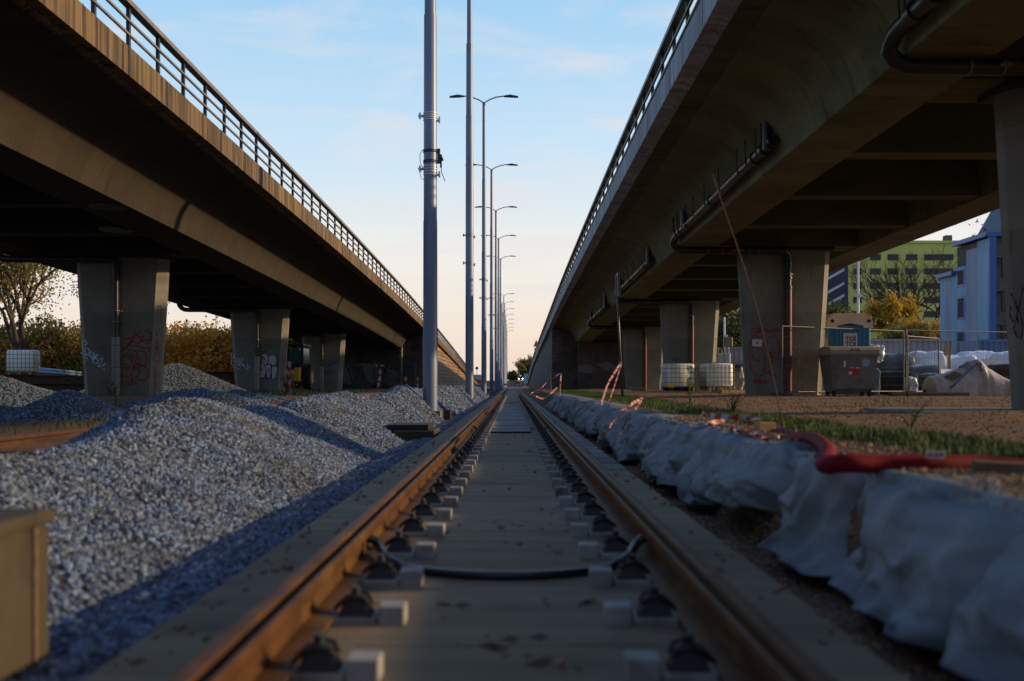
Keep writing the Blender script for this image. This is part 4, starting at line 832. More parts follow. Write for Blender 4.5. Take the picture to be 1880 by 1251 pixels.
# stakes
def stake(px, py0, py1, Y, r, lab, mt='wood', cat='stake', px2=None):
    m = MB(); a = at(px, py1, Y); b = at(px2 or px, py0, Y); m.tube([a - a, b - a], r, 8); o = m.build('stake', M[mt]); o.location = a; tag(o, lab, cat); return o
stake(1027, 686, 727, 26, .02, 'thin pale stake wrapped with tape, right of the far track', 'tape_w', px2=1030)
tape([at(1030,687,25.9), at(1029,700,25.9), at(1028,712,25.9), at(1026,728,25.5)], .05, 'tape wound along the thin pale stake', .2, seed=15)
stake(1012, 690, 720, 36, .02, 'short stake leaning near the shaded ramp wall', 'wood_dark', px2=1009)
m = MB(); a = at(1443,806,7.3); b = at(1307,320,7.0); mid = a.lerp(b, .5) + Vector((.05,0,0)); m.tube([p - a for p in smooth_line([tuple(a), tuple(mid), tuple(b)], 8)], [.0045]*16 + [.007], 8); o = m.build('rusty_rod', mat('rod_rust', (.075,.032,.015), (.05,.022,.012), 9, .7), smooth=True); o.location = a; tag(o, 'tall thin rusty rod leaning left out of the grass', 'rod')
m = MB(); m.tube([at(1278,790,9.4), at(1320,793,8.2), at(1352,794,7.9), at(1375,800,7.4), at(1400,812,6.9), at(1425,825,6.2)], .012, 8); tag(m.build('cable', M['hose'], smooth=True), 'thin black cable lying along the sheet top edge', 'cable')
m = MB(); m.tube([at(1330,800,7.9), at(1400,806,7.0), at(1440,818,6.3)], .009, 6); tag(m.build('cable', M['cont_blue'], smooth=True), 'dark blue cable under the bunched barrier tape', 'cable')
# signpost seen edge on
e = empty('signpost', at(1143, 722, 29.5)); b_ = at(1143, 722, 29.5); tag(e, 'slightly leaning signpost seen edge on before the far right pier', 'signpost')
m = MB(); top = at(1131, 505, 29.5) - b_; m.tube([(0,0,-.1), top], .034, 10); m.build('post', M['zinc_dull'], e, smooth=True)
m = MB(); c = at(1132.5, 524, 29.5) - b_; m.obox(c + Vector((.02,.0,0)), (0,1,0), (.98,.15,0), (-.05,0,1), .32, .02, .34); m.build('sign_plate', M['zinc_dull'], e); m = MB(); m.obox(c + Vector((.055,.0,0)), (0,1,0), (.98,.15,0), (-.05,0,1), .31, .006, .33); m.build('sign_face', M['blue_pale'], e)

# ------------------------------------------------------------------ grass and weeds
def blades(name, label, pts, h0, h1, w, mt, kind='stuff', cat='grass'):
    n = len(pts); pts = np.array(pts); h = rng.uniform(h0, h1, n); a = rng.uniform(0, 6.28, n); lean = rng.uniform(.1, .7, n) * h; la = rng.uniform(0, 6.28, n); ww = w * rng.uniform(.6, 1.3, n)
    dx, dy = np.cos(a) * ww, np.sin(a) * ww; lx, ly = np.cos(la) * lean, np.sin(la) * lean
    V = np.zeros((n, 5, 3)); V[:,0] = pts + np.stack([-dx,-dy,0*h],1); V[:,1] = pts + np.stack([dx,dy,0*h],1); V[:,2] = pts + np.stack([dx*.7+lx*.35,dy*.7+ly*.35,h*.6],1); V[:,3] = pts + np.stack([-dx*.7+lx*.35,-dy*.7+ly*.35,h*.6],1); V[:,4] = pts + np.stack([lx,ly,h],1)
    me = bpy.data.meshes.new(name); me.vertices.add(n*5); me.vertices.foreach_set('co', V.ravel()); me.loops.add(n*7); b = np.arange(n)[:,None]*5
    li = np.concatenate([b+0,b+1,b+2,b+3,b+3,b+2,b+4],1).ravel(); me.loops.foreach_set('vertex_index', li.astype(np.int32)); me.polygons.add(n*2)
    ls = np.stack([np.arange(n)*7, np.arange(n)*7+4],1).ravel(); me.polygons.foreach_set('loop_start', ls.astype(np.int32)); me.polygons.foreach_set('loop_total', np.tile([4,3], n).astype(np.int32)); me.update(); me.validate(); me.materials.append(mt)
    o = bpy.data.objects.new(name, me); COL.objects.link(o); tag(o, label, cat, None, kind); return o
pts = []
for _ in range(100000):
    y = 4.9 + 55 * random.random() ** 1.9; c = 2.62 + .008 * y; wd = .55 + .15 * noise.noise(Vector((y*.6,0,0)))
    x = random.gauss(c, wd * .70)
    if x < (2.12 if y < 13 else 1.85) or x > 2.9 + .045 * max(0, y - 12) + .18 * noise.noise(Vector((y * .9, 3, 1))): continue
    dn = noise.noise(Vector((x * 1.6, y * .8, 2.2)))
    if dn < random.uniform(-.55, .15): continue
    if y < 6.5 and (x < 2.2 or random.random() < .5): continue
    pts.append((x, y, gz(x, y)))
blades('grass', 'strip of short green grass along the berm beside the track', pts, .02, .085, .0035, M['grass'])
pts = []
for _ in range(9000):
    x = random.uniform(2.2, 16); y = random.uniform(6, 34); 
    if noise.noise(Vector((x * .8, y * .5, 12))) < .36: continue
    pts.append((x, y, gz(x, y)))
blades('grass', 'thin grass tufts scattered on the brown yard', pts, .02, .08, .006, M['grass'])
pts = []
for _ in range(16000):
    x = random.uniform(-24, -5.2); y = random.uniform(14, 48)
    if noise.noise(Vector((x * .35, y * .35, 5))) < .08: continue
    pts.append((x, y, gz(x, y)))
blades('grass', 'grass patches on the ground around the left piers', pts, .04, .16, .010, M['grass'])
def weed(x, y, h, n, lab, sp=.25, mt='weed'):
    e = empty('weed', (x, y, gz(x, y))); tag(e, lab, 'weed'); m = MB(); lf = MB()
    for k in range(n):
        a = random.uniform(0, 6.28); r = random.uniform(.1, 1) * sp; hh = h * random.uniform(.5, 1); p0 = Vector((0,0,0)); p1 = Vector((math.cos(a)*r*.4, math.sin(a)*r*.4, hh*.6)); p2 = Vector((math.cos(a)*r, math.sin(a)*r, hh)); m.tube([p0, p1, p2], [.006,.004,.002], 4)
        for q in range(14):
            t = random.uniform(.15, 1); p = (p0.lerp(p1, t*2) if t < .5 else p1.lerp(p2, t*2-1)); s = random.uniform(.02, .05) * (h ** .5) * 1.6; b = random.uniform(0, 6.28); u = Vector((math.cos(b), math.sin(b), random.uniform(-.3,.6))) * s; v = Vector((-math.sin(b), math.cos(b), .2)) * s * .35
            lf.add([p, p+u*.5+v, p+u, p+u*.5-v], [(0,1,2,3)])
    m.build('stem', M['weed'], e); lf.build('leaves', M[mt], e, recalc=False)
weed(-12.05, 27.4, 1.25, 16, 'bushy dark weed at the foot of the first left pier', .7)
weed(-11.0, 27.3, .5, 10, 'low weed by the grey drainpipe of the first left pier', .5)
weed(-8.1, 20.3, 1.1, 3, 'single tall thin weed stalk before the first left pier', .08)
weed(-6.7, 29.5, .8, 14, 'leafy weed left of the taped tripod', .4)
weed(2.75, 15.5, .85, 3, 'tall thin weed stalk in the grass before the far right pier', .12)
weed(2.9, 13.2, .35, 9, 'dense green weed tuft at the near end of the grass strip', .25)
weed(10.15, 25.6, .4, 12, 'low weed beside the grey dumpster wheel', .4)
weed(3.3, 8.3, .3, 5, 'spindly dry weed in the dirt right of the rod', .2)

# ------------------------------------------------------------------ caged tanks
def ibc(loc, rz, lab, plates=False):
    e = empty('caged_tank', loc, rz); tag(e, lab, 'water tank')
    m = MB(); 
    for yy in (-.45, 0, .42): m.box(-.5, .5, yy - .04, yy + .06, 0, .02); m.box(-.5, .5, yy - .04, yy + .06, .10, .12)
    for yy in (-.45, 0, .42):
        for xx in (-.45, 0, .42): m.box(xx - .05, xx + .06, yy - .04, yy + .06, .02, .10)
    for k in range(7): m.box(-.5 + .15*k, -.4 + .15*k, -.5, .5, .12, .14)
    m.build('pallet', M['wood'] if not plates else M['black'], e)
    m = MB(); m.cbox(-.56, .56, -.47, .47, .16, 1.10, .07); m.build('tank', M['tank'], e, smooth=60)
    m = MB(); m.tube([(0,0,1.09),(0,0,1.15)], .09, 14); m.build('cap', M['black'], e, smooth=35)
    m = MB(); r = .009
    for z in (.15, .34, .53, .72, .91, 1.12): m.tube([(-.59,-.5,z),(.59,-.5,z),(.59,.5,z),(-.59,.5,z),(-.59,-.5,z)], r, 5)
    for k in range(8):
        x = -.59 + 1.18*k/7
        for y in (-.5, .5): m.tube([(x,y,.14),(x,y,1.13)], r, 5)
    for k in range(1, 6):
        y = -.5 + k/6
        for x in (-.59, .59): m.tube([(x,y,.14),(x,y,1.13)], r, 5)
    m.tube([(-.59,0,1.13),(.59,0,1.13)], r, 5); m.build('cage', M['zinc_dull'], e)
    if plates:
        m = MB()
        for x in (-.45, .42): m.box(x - .12, x + .12, -.52, -.513, .14, .30)
        m.build('corner_plate', M['yellow'], e)
    return e
z0 = gz(7, 41)
ibc((6.82, 41, z0 + .08), .14, 'caged white tank with yellow plates, left of the two by the third right pier', True)
e2 = ibc((8.42, 41.2, z0 + .10), .2, 'caged cream tank on a wood pallet, right of the two by the third right pier')
ibc((-21.6, 44, gz(-21, 44) + .72), .1, 'caged pale tank standing on the rusty beams at the far left')
m = MB(); 
for k in range(3): m.box(-.6, .6, -.5 + .4*k, -.4 + .4*k, 0, .1)
for k in range(6): m.box(-.6 + .21*k, -.5 + .21*k, -.5, .42, .1, .12)
o = m.build('pallet', M['wood']); o.location = (8.75, 40.2, z0); o.rotation_euler = (0,0,.3); tag(o, 'empty wooden pallet leaning out from under the cream tank', 'pallet')
# stacks of rusty beams on the left
def beams(x0, x1, y, z, n, lab, h=.35):
    e = empty('beam_stack', ((x0+x1)/2, y, z)); tag(e, lab, 'beam stack'); L_ = (x1-x0)/2
    for k in range(n):
        for r in range(2):
            m = MB(); yy = k*.4 + .1*r; zz = r*h; o_ = random.uniform(-.6,.3); 
            m.box(-L_, L_+o_, yy-.15, yy+.15, zz, zz+.03); m.box(-L_, L_+o_, yy-.15, yy+.15, zz+h-.04, zz+h-.01); m.box(-L_, L_+o_, yy-.02, yy+.02, zz+.03, zz+h-.04); m.build('beam', M['rust_dark'], e)
    return e
beams(-26, -17.8, 43, gz(-20, 43), 3, 'stack of dark rusty beams under the far left tank', .38)
beams(-16.4, -11.5, 52, gz(-14, 52), 3, 'dark stack of beams between the first and second left piers', .5)
for k in range(2):
    m = MB(); a = at(72, 677 + 5*k, 40); b = at(150, 685 + 4*k, 40); m.tube([a-a, b-a], .05, 8); o = m.build('pipe', M['blue_pale'], smooth=True); o.location = a; tag(o, ('upper pale blue pipe left of the first left pier','lower pale blue pipe left of the first left pier')[k], 'pipe')
m = MB(); m.box(0, 3.2, -.1, .1, 0, .12); o = m.build('trestle', M['wood_dark']); o.location = at(70, 690, 40.1); tag(o, 'dark timber below the pale blue pipes', 'timber')

# tripod with tape, between second and third left piers
b0 = at(530, 735, 31); e = empty('tripod', b0); tag(e, 'tripod wrapped in red and white tape before the yellow tractor', 'tripod')
tp = Vector((.02, 0, 1.2))
for k, (x, y) in enumerate(((-.22,-.1),(.25,-.05),(.02,.3))): m = MB(); m.tube([(x, y, -.05), tp], .018, 6); m.build('leg', M['wood_dark'], e)
tape([at(531,664,30.8), at(529,690,30.7), at(525,712,30.6), at(523,732,30.6)], 0.176, 'tape wound down the left leg of the tripod', .14, seed=21)
tape([at(532,666,30.7), at(531,690,30.6), at(533,715,30.6), at(538,728,30.6)], 0.160, 'tape wound down the right leg of the tripod', .14, seed=22)
tape([at(516,735,30.4), at(526,732,30.4), at(535,738,30.4), at(545,736,30.4)], 0.128, 'tape curled on the ground under the tripod', .14, seed=23)
stake(697, 668, 716, 45, .03, 'stake with lights and tape before the left abutment', 'wood_dark', px2=698)
tape([at(698,680,44.8), at(697,695,44.8), at(693,716,44.6)], 0.192, 'tape hanging from the stake before the left abutment', .16, seed=24)
m = MB(); c = at(691.5, 670, 44.7); m.obox(c, (1,0,0), (0,1,0), (0,0,1), .06, .03, .035); c = at(702.5, 670, 44.7); m.obox(c, (1,0,0), (0,1,0), (0,0,1), .06, .03, .035)
for lx, lb in ((691.5, 'left of two yellow warning lights before the abutment'), (702.5, 'right of two yellow warning lights before the abutment')):
    e = empty('warning_light', at(lx, 670, 44.7)); tag(e, lb, 'warning light'); m = MB(); m.box(-.07,.07,-.03,.03,-.10,.0); m.build('body', M['black'], e); m = MB(); m.box(-.055,.055,-.035,-.031,-.075,-.01); m.build('lens', M['yellow'], e); m = MB(); m.box(-.07,.07,-.02,.02,.0,.04); m.build('mount', M['black'], e)
for px, pw, lb in ((745, .09, 'round red sign on the gravel crest, left of two'), (767, .05, 'red and white sign turned edge on beside the first pole')):
    e = empty('road_sign', at(px, 712, 40)); tag(e, lb, 'road sign'); m = MB(); m.tube([(0,0,-.2),(0,0,.45)], .012, 6); m.build('post', M['zinc_dull'], e)
    m = MB(); z = .35; m.add([(pw*math.cos(t)*1.0, -.02, z + .12*math.sin(t)) for t in np.arange(0,6.28,.4)] + [(pw*math.cos(t), -.012, z + .12*math.sin(t)) for t in np.arange(0,6.28,.4)], [tuple(range(16)), tuple(range(31,15,-1))] + [(i,(i+1)%16,16+(i+1)%16,16+i) for i in range(16)]); m.build('sign_rim', M['tape_r'], e)
    m = MB(); m.add([(pw*.6*math.cos(t), -.024, z + .07*math.sin(t)) for t in np.arange(0,6.28,.4)], [tuple(range(16))]); m.build('sign_face', M['tape_w'], e, recalc=False)

# tractor behind the second left pier (seen from behind)
tx = at(539, 716, 50); e = empty('tractor', tx); tag(e, 'yellow tractor seen from behind between second and third left piers', 'tractor')
m = MB(); m.cbox(-.62, .62, -1.0, 1.3, .55, 1.25, .1); m.build('body', M['black'], e)
m = MB(); m.cbox(-.60, -.30, -1.3, -1.0, .40, 1.10, .06); m.cbox(.30, .60, -1.3, -1.0, .40, 1.10, .06); m.cbox(-.30, .30, -1.25, -1.0, .45, 1.0, .04); m.build('counterweight', M['tractor'], e)
m = MB(); m.box(-.3, .3, -1.262, -1.252, .80, .92); m.build('number_plate', M['zinc'], e)
m = MB(); m.cbox(-.62, .62, -.8, .9, 1.253, 2.15, .08); m.build('cab', M['digger_glass'], e); m = MB(); m.cbox(-.7, .7, -.9, 1.0, 2.153, 2.28, .04)
for x in (-.62, .62): m.box(x - .04, x + .04, -.83, -.76, 1.2, 2.16)
m.build('cab_roof', M['black'], e)
m = MB(); m.tube([(0,-1.0,1.2),(0,-1.1,1.9),(.05,-1.2,2.1)], .09, 8); m.build('arm', M['black'], e)
m = MB(); m.tube([(.5,-.86,2.0),(.5,-.9,2.0)], .05, 10); m.build('work_lamp', M['white'], e)
for x in (-.85, .85):
    m = MB(); m.tube([(x-.17,-.4,.62),(x+.17,-.4,.62)], .62, 22); w_ = m.build('wheel', M['black'], e, smooth=40); m = MB(); m.tube([(x-.18,-.4,.62),(x+.18,-.4,.62)], .3, 16); m.build('rim', M['tractor'], w_, smooth=40)

# ------------------------------------------------------------------ toilet, dumpster, fences
ty = 28.9; tx = (1559 - VX) * ty / F; e = empty('portable_toilet', (tx, ty + .55, gz(tx, ty)), 0); tag(e, 'teal portable toilet with a rounded cream roof behind the dumpster', 'portable toilet')
m = MB(); m.cbox(-.60, .60, -.55, .55, .05, 2.06, .03); m.build('body', M['teal'], e)
m = MB()
for k in range(9): x = -.54 + .135*k; (m.box(x-.03, x+.03, -.57, -.552, .1, 1.92))
m.build('panel_ribs', M['teal'], e)
m = MB(); rp = [(-.65,1.97),(-.66,2.12),(-.60,2.27),(-.50,2.36),(.50,2.36),(.60,2.27),(.66,2.12),(.65,1.97),(.40,1.97),(.36,2.04),(.0,2.10),(-.36,2.04),(-.40,1.97)]
m.prism(rp, lambda a, b, y: (a, y, b), [-.62, -.58, .58, .62]); rf = m.build('roof', M['cream'], e)
m = MB()
for k in range(6): x = -.42 + .165*k; m.box(x-.035, x+.035, -.61, .6, 2.362, 2.40)
m.build('roof_rib', M['cream'], rf)
m = MB()
for x in (-.53, .53): m.tube([(x,-.64,2.17),(x,-.617,2.17)], .05, 12)
m.build('vent', M['black'], rf)
m = MB(); m.cbox(-.66, -.60, -.5, .5, .0, 1.7, .01); m.build('side_rail', M['cream'], e)
sg = MB(); sg.box(-.20, .205, -.592, -.572, 1.36, 1.82); sgo = sg.build('sign', M['white'], e)
def text(body, size, loc, rot, mt, parent, name='lettering', extr=.002, wide=1.0, sp=1.0):
    cu = bpy.data.curves.new(name, 'FONT'); cu.body = body; cu.size = size; cu.extrude = extr; cu.align_x = 'CENTER'; cu.align_y = 'CENTER'; cu.space_line = .82; cu.offset = size * .018; cu.space_character = sp
    to = bpy.data.objects.new(name + '_tmp', cu); COL.objects.link(to); dg = bpy.context.evaluated_depsgraph_get(); me = bpy.data.meshes.new_from_object(to.evaluated_get(dg)); bpy.data.objects.remove(to); bpy.data.curves.remove(cu)
    me.materials.clear(); me.materials.append(mt); o = bpy.data.objects.new(name, me); COL.objects.link(o); o.parent = parent; o.location = loc; o.rotation_euler = rot; o.scale = (wide, 1, 1); return o
text('TOI\nTOI', .185, (.01, -.5945, 1.57), (R(90), 0, 0), M['black'], sgo)
m = MB(); m.box(.11, .15, -.5965, -.5935, 1.715, 1.75); m.build('sign_mark', M['red'], sgo)
dy = 26.9; dx = (1566 - VX) * dy / F; e = empty('dumpster', (dx, dy + .45, gz(dx, dy))); tag(e, 'grey metal dumpster on wheels in front of the teal toilet', 'dumpster')
m = MB(); m.add([(-.55,-.38,.22),(.55,-.38,.22),(.55,.38,.22),(-.55,.38,.22),(-.65,-.50,1.14),(.65,-.50,1.14),(.65,.50,1.14),(-.65,.50,1.14)], [(0,3,2,1),(4,5,6,7),(0,1,5,4),(1,2,6,5),(2,3,7,6),(3,0,4,7)])
m.add([(-.52,-.30,.13),(.52,-.30,.13),(.52,.30,.13),(-.52,.30,.13),(-.55,-.38,.218),(.55,-.38,.218),(.55,.38,.218),(-.55,.38,.218)], [(0,3,2,1),(4,5,6,7),(0,1,5,4),(1,2,6,5),(2,3,7,6),(3,0,4,7)]); m.build('body', M['bin'], e)
m = MB(); m.box(-.69, .69, -.54, .54, 1.11, 1.155); m.build('rim', M['bin'], e)
m = MB(); m.prism([(-.55,1.158),(-.56,1.26),(-.48,1.34),(0,1.38),(.48,1.34),(.56,1.26),(.55,1.158)], lambda a, b, x: (x, a, b), [-.66, -.62, .62, .66]); ld = m.build('lid', M['bin_lid'], e)
m = MB(); m.tube([(-.12,-.56,1.24),(-.10,-.60,1.28),(.10,-.60,1.28),(.12,-.56,1.24)], .012, 6); m.build('handle', M['black'], ld)
for x in (-.48, .48):
    for y in (-.28, .28): m = MB(); m.tube([(x-.03,y,.09),(x+.03,y,.09)], .09, 14); m.box(x-.05, x+.05, y-.03, y+.03, .10, .20); m.build('wheel', M['black'], e, smooth=40)
fy = lambda z: -.38 - .12*(z-.22)/.92 - .004
def plate(x0, x1, z0, z1, mt, nm, th=.003):
    m = MB(); m.add([(x0,fy(z0)-th,z0),(x1,fy(z0)-th,z0),(x1,fy(z1)-th,z1),(x0,fy(z1)-th,z1)], [(0,1,2,3)]); m.build(nm, mt, e, recalc=False)
plate(-.14, .16, .59, .80, M['red'], 'sticker'); plate(-.135, -.04, .60, .68, M['white'], 'sticker_label', .006); plate(-.28, -.22, .80, .97, M['white'], 'label_strip'); plate(-.10, -.02, .77, .795, M['white'], 'sticker_label', .006); plate(.06, .14, .77, .795, M['white'], 'sticker_label', .006)
m = MB(); m.add([(.32 + .11*math.cos(t), fy(.92 + .11*math.sin(t)) - .003, .92 + .11*math.sin(t)) for t in np.arange(0, 6.28, .35)], [tuple(range(18))]); m.build('round_sticker', M['blue_pale'], e, recalc=False)
def fence(p0, p1, h, lab, first=True, tilt=0, wires=True):
    L_ = (p1 - p0).length; d = (p1 - p0).normalized(); e = empty('site_fence', p0, math.atan2(d.y, d.x)); tag(e, lab, 'fence panel'); sl = math.atan2(d.z, math.hypot(d.x, d.y))
    m = MB(); r = .021
    for x in (0, L_): m.tube([(x,0,0),(x + tilt*h,0,h)], r, 8)
    m.tube([(0,0,.12),(L_,0,.12)], r*.8, 8); m.tube([(tilt*h,0,h-.02),(L_+tilt*h,0,h-.02)], r*.8, 8); m.build('frame', M['zinc_dull'], e, smooth=40)
    m = MB()
    for x in np.arange(.12, L_, .115): m.tube([(x+tilt*.12,0,.12),(x+tilt*h,0,h-.02)], .0022, 4, False)
    for z in np.arange(.3, h, .27): m.tube([(tilt*z,.003,z),(L_+tilt*z,.003,z)], .0026, 4, False)
    m.build('mesh', M['zinc_dull'], e)
    m = MB()
    for x in (0, L_): m.cbox(x-.12, x+.12, -.32, .32, -.02, .10, .02)
    m.build('foot', M['old_conc'], e); return e
def G(px, Y): x = CX + (px-VX)*Y/F; return Vector((x, Y, gz(x, Y) - .0))
fence(G(1436,27.4), G(1659,27.6+2.3), 1.95, 'wire fence panel in front of the second right pier and toilet')
fence(G(1664,30.0), G(1882,31.4), 1.98, 'wire fence panel before the wrapped pallets at the right')
fence(G(1667,28.9), G(1724,30.4), 1.75, 'narrow open gate panel of the wire fence', tilt=-.02)
fence(G(1890,31.4), G(2090,31.6), 1.98, 'wire fence panel beyond the right picture edge')
fence(at(623,709,66), at(690,709,66), 1.55, 'wire fence panel before the left abutment, on the left')
fence(at(690.5,709,66), at(763,710,66), 1.55, 'wire fence panel before the left abutment, on the right')
m = MB(); m.tube([at(736,708,71.9), at(737,637,71.9)], .10, 8); tag(m.build('post', M['pier'], smooth=True), 'slim pale post standing against the left abutment', 'post')

# ------------------------------------------------------------------ yard behind the right fence
def container(loc, L_, rz, lab, mt, w_=2.4, h=2.55):
    e = empty('shipping_container', loc, rz); tag(e, lab, 'container'); m = MB(); n = int(L_/.28); prof = []
    for k in range(n): x = -L_/2 + k*L_/n; s = L_/n; prof += [(x,0),(x+s*.3,0),(x+s*.45,.05),(x+s*.85,.05)]
    prof.append((L_/2,0))
    for sgn in (-1, 1):
        P = []
        for (x, d) in prof: P += [(x, sgn*(w_/2 - .03 - d), .12), (x, sgn*(w_/2 - .03 - d), h-.1)]
        m.add(P, [(2*i,2*i+2,2*i+3,2*i+1) for i in range(len(prof)-1)])
    m.box(-L_/2+.03, L_/2-.03, -w_/2+.1, w_/2-.1, .05, h-.05); m.build('walls', M[mt], e)
    m = MB()
    for x in (-L_/2, L_/2-.12):
        for y in (-w_/2, w_/2-.12): m.box(x, x+.12, y, y+.12, 0, h)
    for y in (-w_/2, w_/2-.1): m.box(-L_/2+.12, L_/2-.12, y, y+.1, h-.12, h-.002); m.box(-L_/2+.12, L_/2-.12, y, y+.1, 0, .12)
    m.build('frame', M[mt], e); return e
container((18.6, 50, gz(18, 50)), 6.06, 0, 'long pale corrugated container behind the wire fence', 'corrug')
o = container((15.6, 60, gz(15, 60)), 6.06, 0, 'pale container seen between the third and second right piers', 'corrug')
m = MB(); m.cbox(-.3,.3,-.02,.02,0,.5,.01); p = m.build('door_notice', M['cont_blue'], o); p.location = (-2.2,-1.24,1.1)
container((26, 50.3, gz(26, 50)), 6.06, 0, 'blue container mostly hidden behind the nearest right pier', 'cont_blue')
def lump(name, loc, dims, seed, mt, lab, cat, rz=0, amp=.12, group=None, straps=True):
    m = MB(); a, b, c = dims; n = 14; idx = {}; import itertools
    P = []; f = []
    for face in range(6):
        ax = face // 2; s = 1 if face % 2 else -1; base = len(P)
        for i in range(n+1):
            for j in range(n+1):
                u, v = -1 + 2*i/n, -1 + 2*j/n; q = [0,0,0]; q[ax] = s; q[(ax+1)%3] = u; q[(ax+2)%3] = v
                qv = Vector(q); r = (abs(qv.x)**6 + abs(qv.y)**6 + abs(qv.z)**6) ** (1/6); qv /= r
                nn = noise.noise(Vector((qv.x*1.6 + seed*9, qv.y*1.6, qv.z*1.6))) * amp + noise.noise(Vector((qv.x*5 + seed*3, qv.y*5, qv.z*5))) * amp * .45
                qv *= 1 + nn; P.append((qv.x*a/2, qv.y*b/2, max(0, (qv.z+1)*c/2)))
        for i in range(n):
            for j in range(n): q0 = base + i*(n+1)+j; f.append((q0, q0+n+1, q0+n+2, q0+1) if s > 0 else (q0, q0+1, q0+n+2, q0+n+1))
    m.add(P, f); o = m.build(name, M[mt], smooth=True, recalc=False); o.location = loc; o.rotation_euler = (0,0,rz); tag(o, lab, cat, group); return o
wp = [(1700,36.5,1.3,1.35,'wrap','white wrapped pallet behind the gate, topmost at left'),(1722,35.2,1.2,.75,'wrap','low white wrapped pallet beside the gate post'),(1756,38,1.35,1.25,'wrap','white wrapped pallet with a torn top before the blue building'),(1790,38.6,1.3,1.4,'wrap','white wrapped pallet with plastic peaks, middle of the row'),(1818,37.5,1.25,1.15,'wrap','white wrapped pallet behind the tarpaulin bundle'),(1846,36.4,1.3,1.3,'wrap','white wrapped pallet next to the nearest right pier'),(1875,38,1.3,1.3,'wrap','white wrapped pallet behind the nearest right pier'),(1690,33.2,1.2,.85,'wrap_dark','dark wrapped pallet below the white ones behind the gate'),(1635,34.0,1.5,1.2,'wrap_dark','dark green wrapped pallet right of the toilet'),(1708,31.8,.7,.6,'wrap_dark','small dark bundle left of the tarpaulin bundle')]
for k, (px, Y, wd, h, mt, lb) in enumerate(wp):
    x = CX + (px-VX)*Y/F; lump('wrapped_pallet', (x, Y, gz(x, Y)), (wd, 1.1, h * 1.14), k+1, mt, lb, 'wrapped pallet', random.uniform(-.2,.2), .10)
lump('sack', G(1668,31.2), (.45,.5,.55), 31, 'wrap', 'small white sack at the gate foot', 'sack', 0, .2)
lump('sack', G(1607,28.9) + Vector((.0,0,.95)), (.35,.5,.5), 32, 'wrap', 'white plastic bag hanging out behind the dumpster lid', 'sack', 0, .25)
lump('sack', G(1352,44), (.55,.6,.9), 33, 'bin_lid', 'tan cloth covered heap left of the second right pier', 'sack', 0, .25)
lump('crate', G(1640,31.5), (1.4,.8,.75), 35, 'black', 'black crate stack low behind the wire fence', 'crate', 0, .05)
lump('crate', G(1602,29.8), (.4,.3,.8), 36, 'wrap_dark', 'dark bundle between the dumpster and the fence', 'crate', 0, .1)
lump('rubble_box', G(1862,33), (1.6,1.2,1.0), 37, 'rust_dark', 'dark brown open box right of the tarpaulin bundle', 'box', 0, .04)
# tarpaulin bundle
tb = G(1776, 28.9); e = empty('tarpaulin_bundle', tb); tag(e, 'crumpled tan tarpaulin bundle with blue straps beside the nearest right pier', 'tarpaulin bundle')
out = [(1697,704),(1699,697),(1730,690),(1765,676),(1778,666),(1797,663),(1806,672),(1822,688),(1843,698),(1856,713),(1852,722)]; bot = 729
m = MB(); U = np.linspace(1696, 1857, 60); V_ = np.linspace(0, 1, 26)
def tf(px, v):
    top = float(np.interp(px, [o_[0] for o_ in out], [o_[1] for o_ in out])); zt = (bot - top) * 28.9 / F; zt = max(zt, .06); t = v * math.pi; s = math.sin(t) ** .55; c = math.cos(t)
    n1 = noise.noise(Vector((px*.05, v*3, 1))) * .06 + noise.noise(Vector((px*.02 + v*2, v*2, 4))) * .09 + (1-abs(noise.noise(Vector((px*.09 + v*3, v*1.5, 8)))))*.05
    x = (px - 1776) * 28.9 / F; hd = .42 + .15*noise.noise(Vector((px*.03,0,9))); edge = min(1, min(px-1696, 1857-px)/8 + .1)
    return (x + n1*.3, -c*hd*edge - n1, (zt + n1*.5)*s*edge**.3)
m.grid(tf, U, V_); m.build('tarpaulin', M['tarp'], e, smooth=True)
def strap(pp, w_, mt, nm):
    A = []
    for (px, v) in pp: A.append(Vector(tf(px, v)) + Vector((0,-.03,.02)))
    m = MB(); m.tube(A, w_, 6); m.build(nm, M[mt], e, smooth=True)
strap([(1730,.04),(1745,.10),(1760,.18),(1775,.25),(1786,.30),(1792,.26),(1790,.16)], .022, 'blue_trim', 'strap')
strap([(1755,.45),(1762,.46),(1770,.47),(1778,.48)], .03, 'cont_blue', 'strap')
m = MB(); A = [Vector(tf(px, v)) + Vector((0,-.05,.01)) for px, v in ((1724,.30),(1745,.36),(1757,.20),(1738,.14))]; m.add(A, [(0,1,2,3)]); m.build('patch', M['wood_dark'], e, recalc=False)
m = MB(); m.cbox(-1.1, 1.1, -.15, .15, 0, .10, .01); o = m.build('timber', M['wood_dark']); o.location = G(1705, 28.4); tag(o, 'dark timber lying under the left end of the tarpaulin bundle', 'timber')
for k, (a, b, lb) in enumerate(((at(1815,695,31), at(1828,683,31), 'short dark timber sticking up behind the tarpaulin'), (at(1824,690,30.5), at(1842,701,30.5), 'dark timber sloping down behind the tarpaulin right end'))):
    m = MB(); m.tube([a-a, b-a], .05, 4); o = m.build('timber', M['rust_dark']); o.location = a; tag(o, lb, 'timber')
e = empty('door_stand', G(1733,36)); tag(e, 'pale upright timber frame behind the wire gate', 'frame'); m = MB(); m.box(0,.07,-.04,.04,0,1.65); m.build('upright', M['wood'], e); m = MB(); m.box(.16,.23,-.04,.04,0,1.65); m.build('upright', M['wood'], e); m = MB(); m.box(0,.23,-.04,.04,1.653,1.70); m.build('crossbar', M['wood'], e)
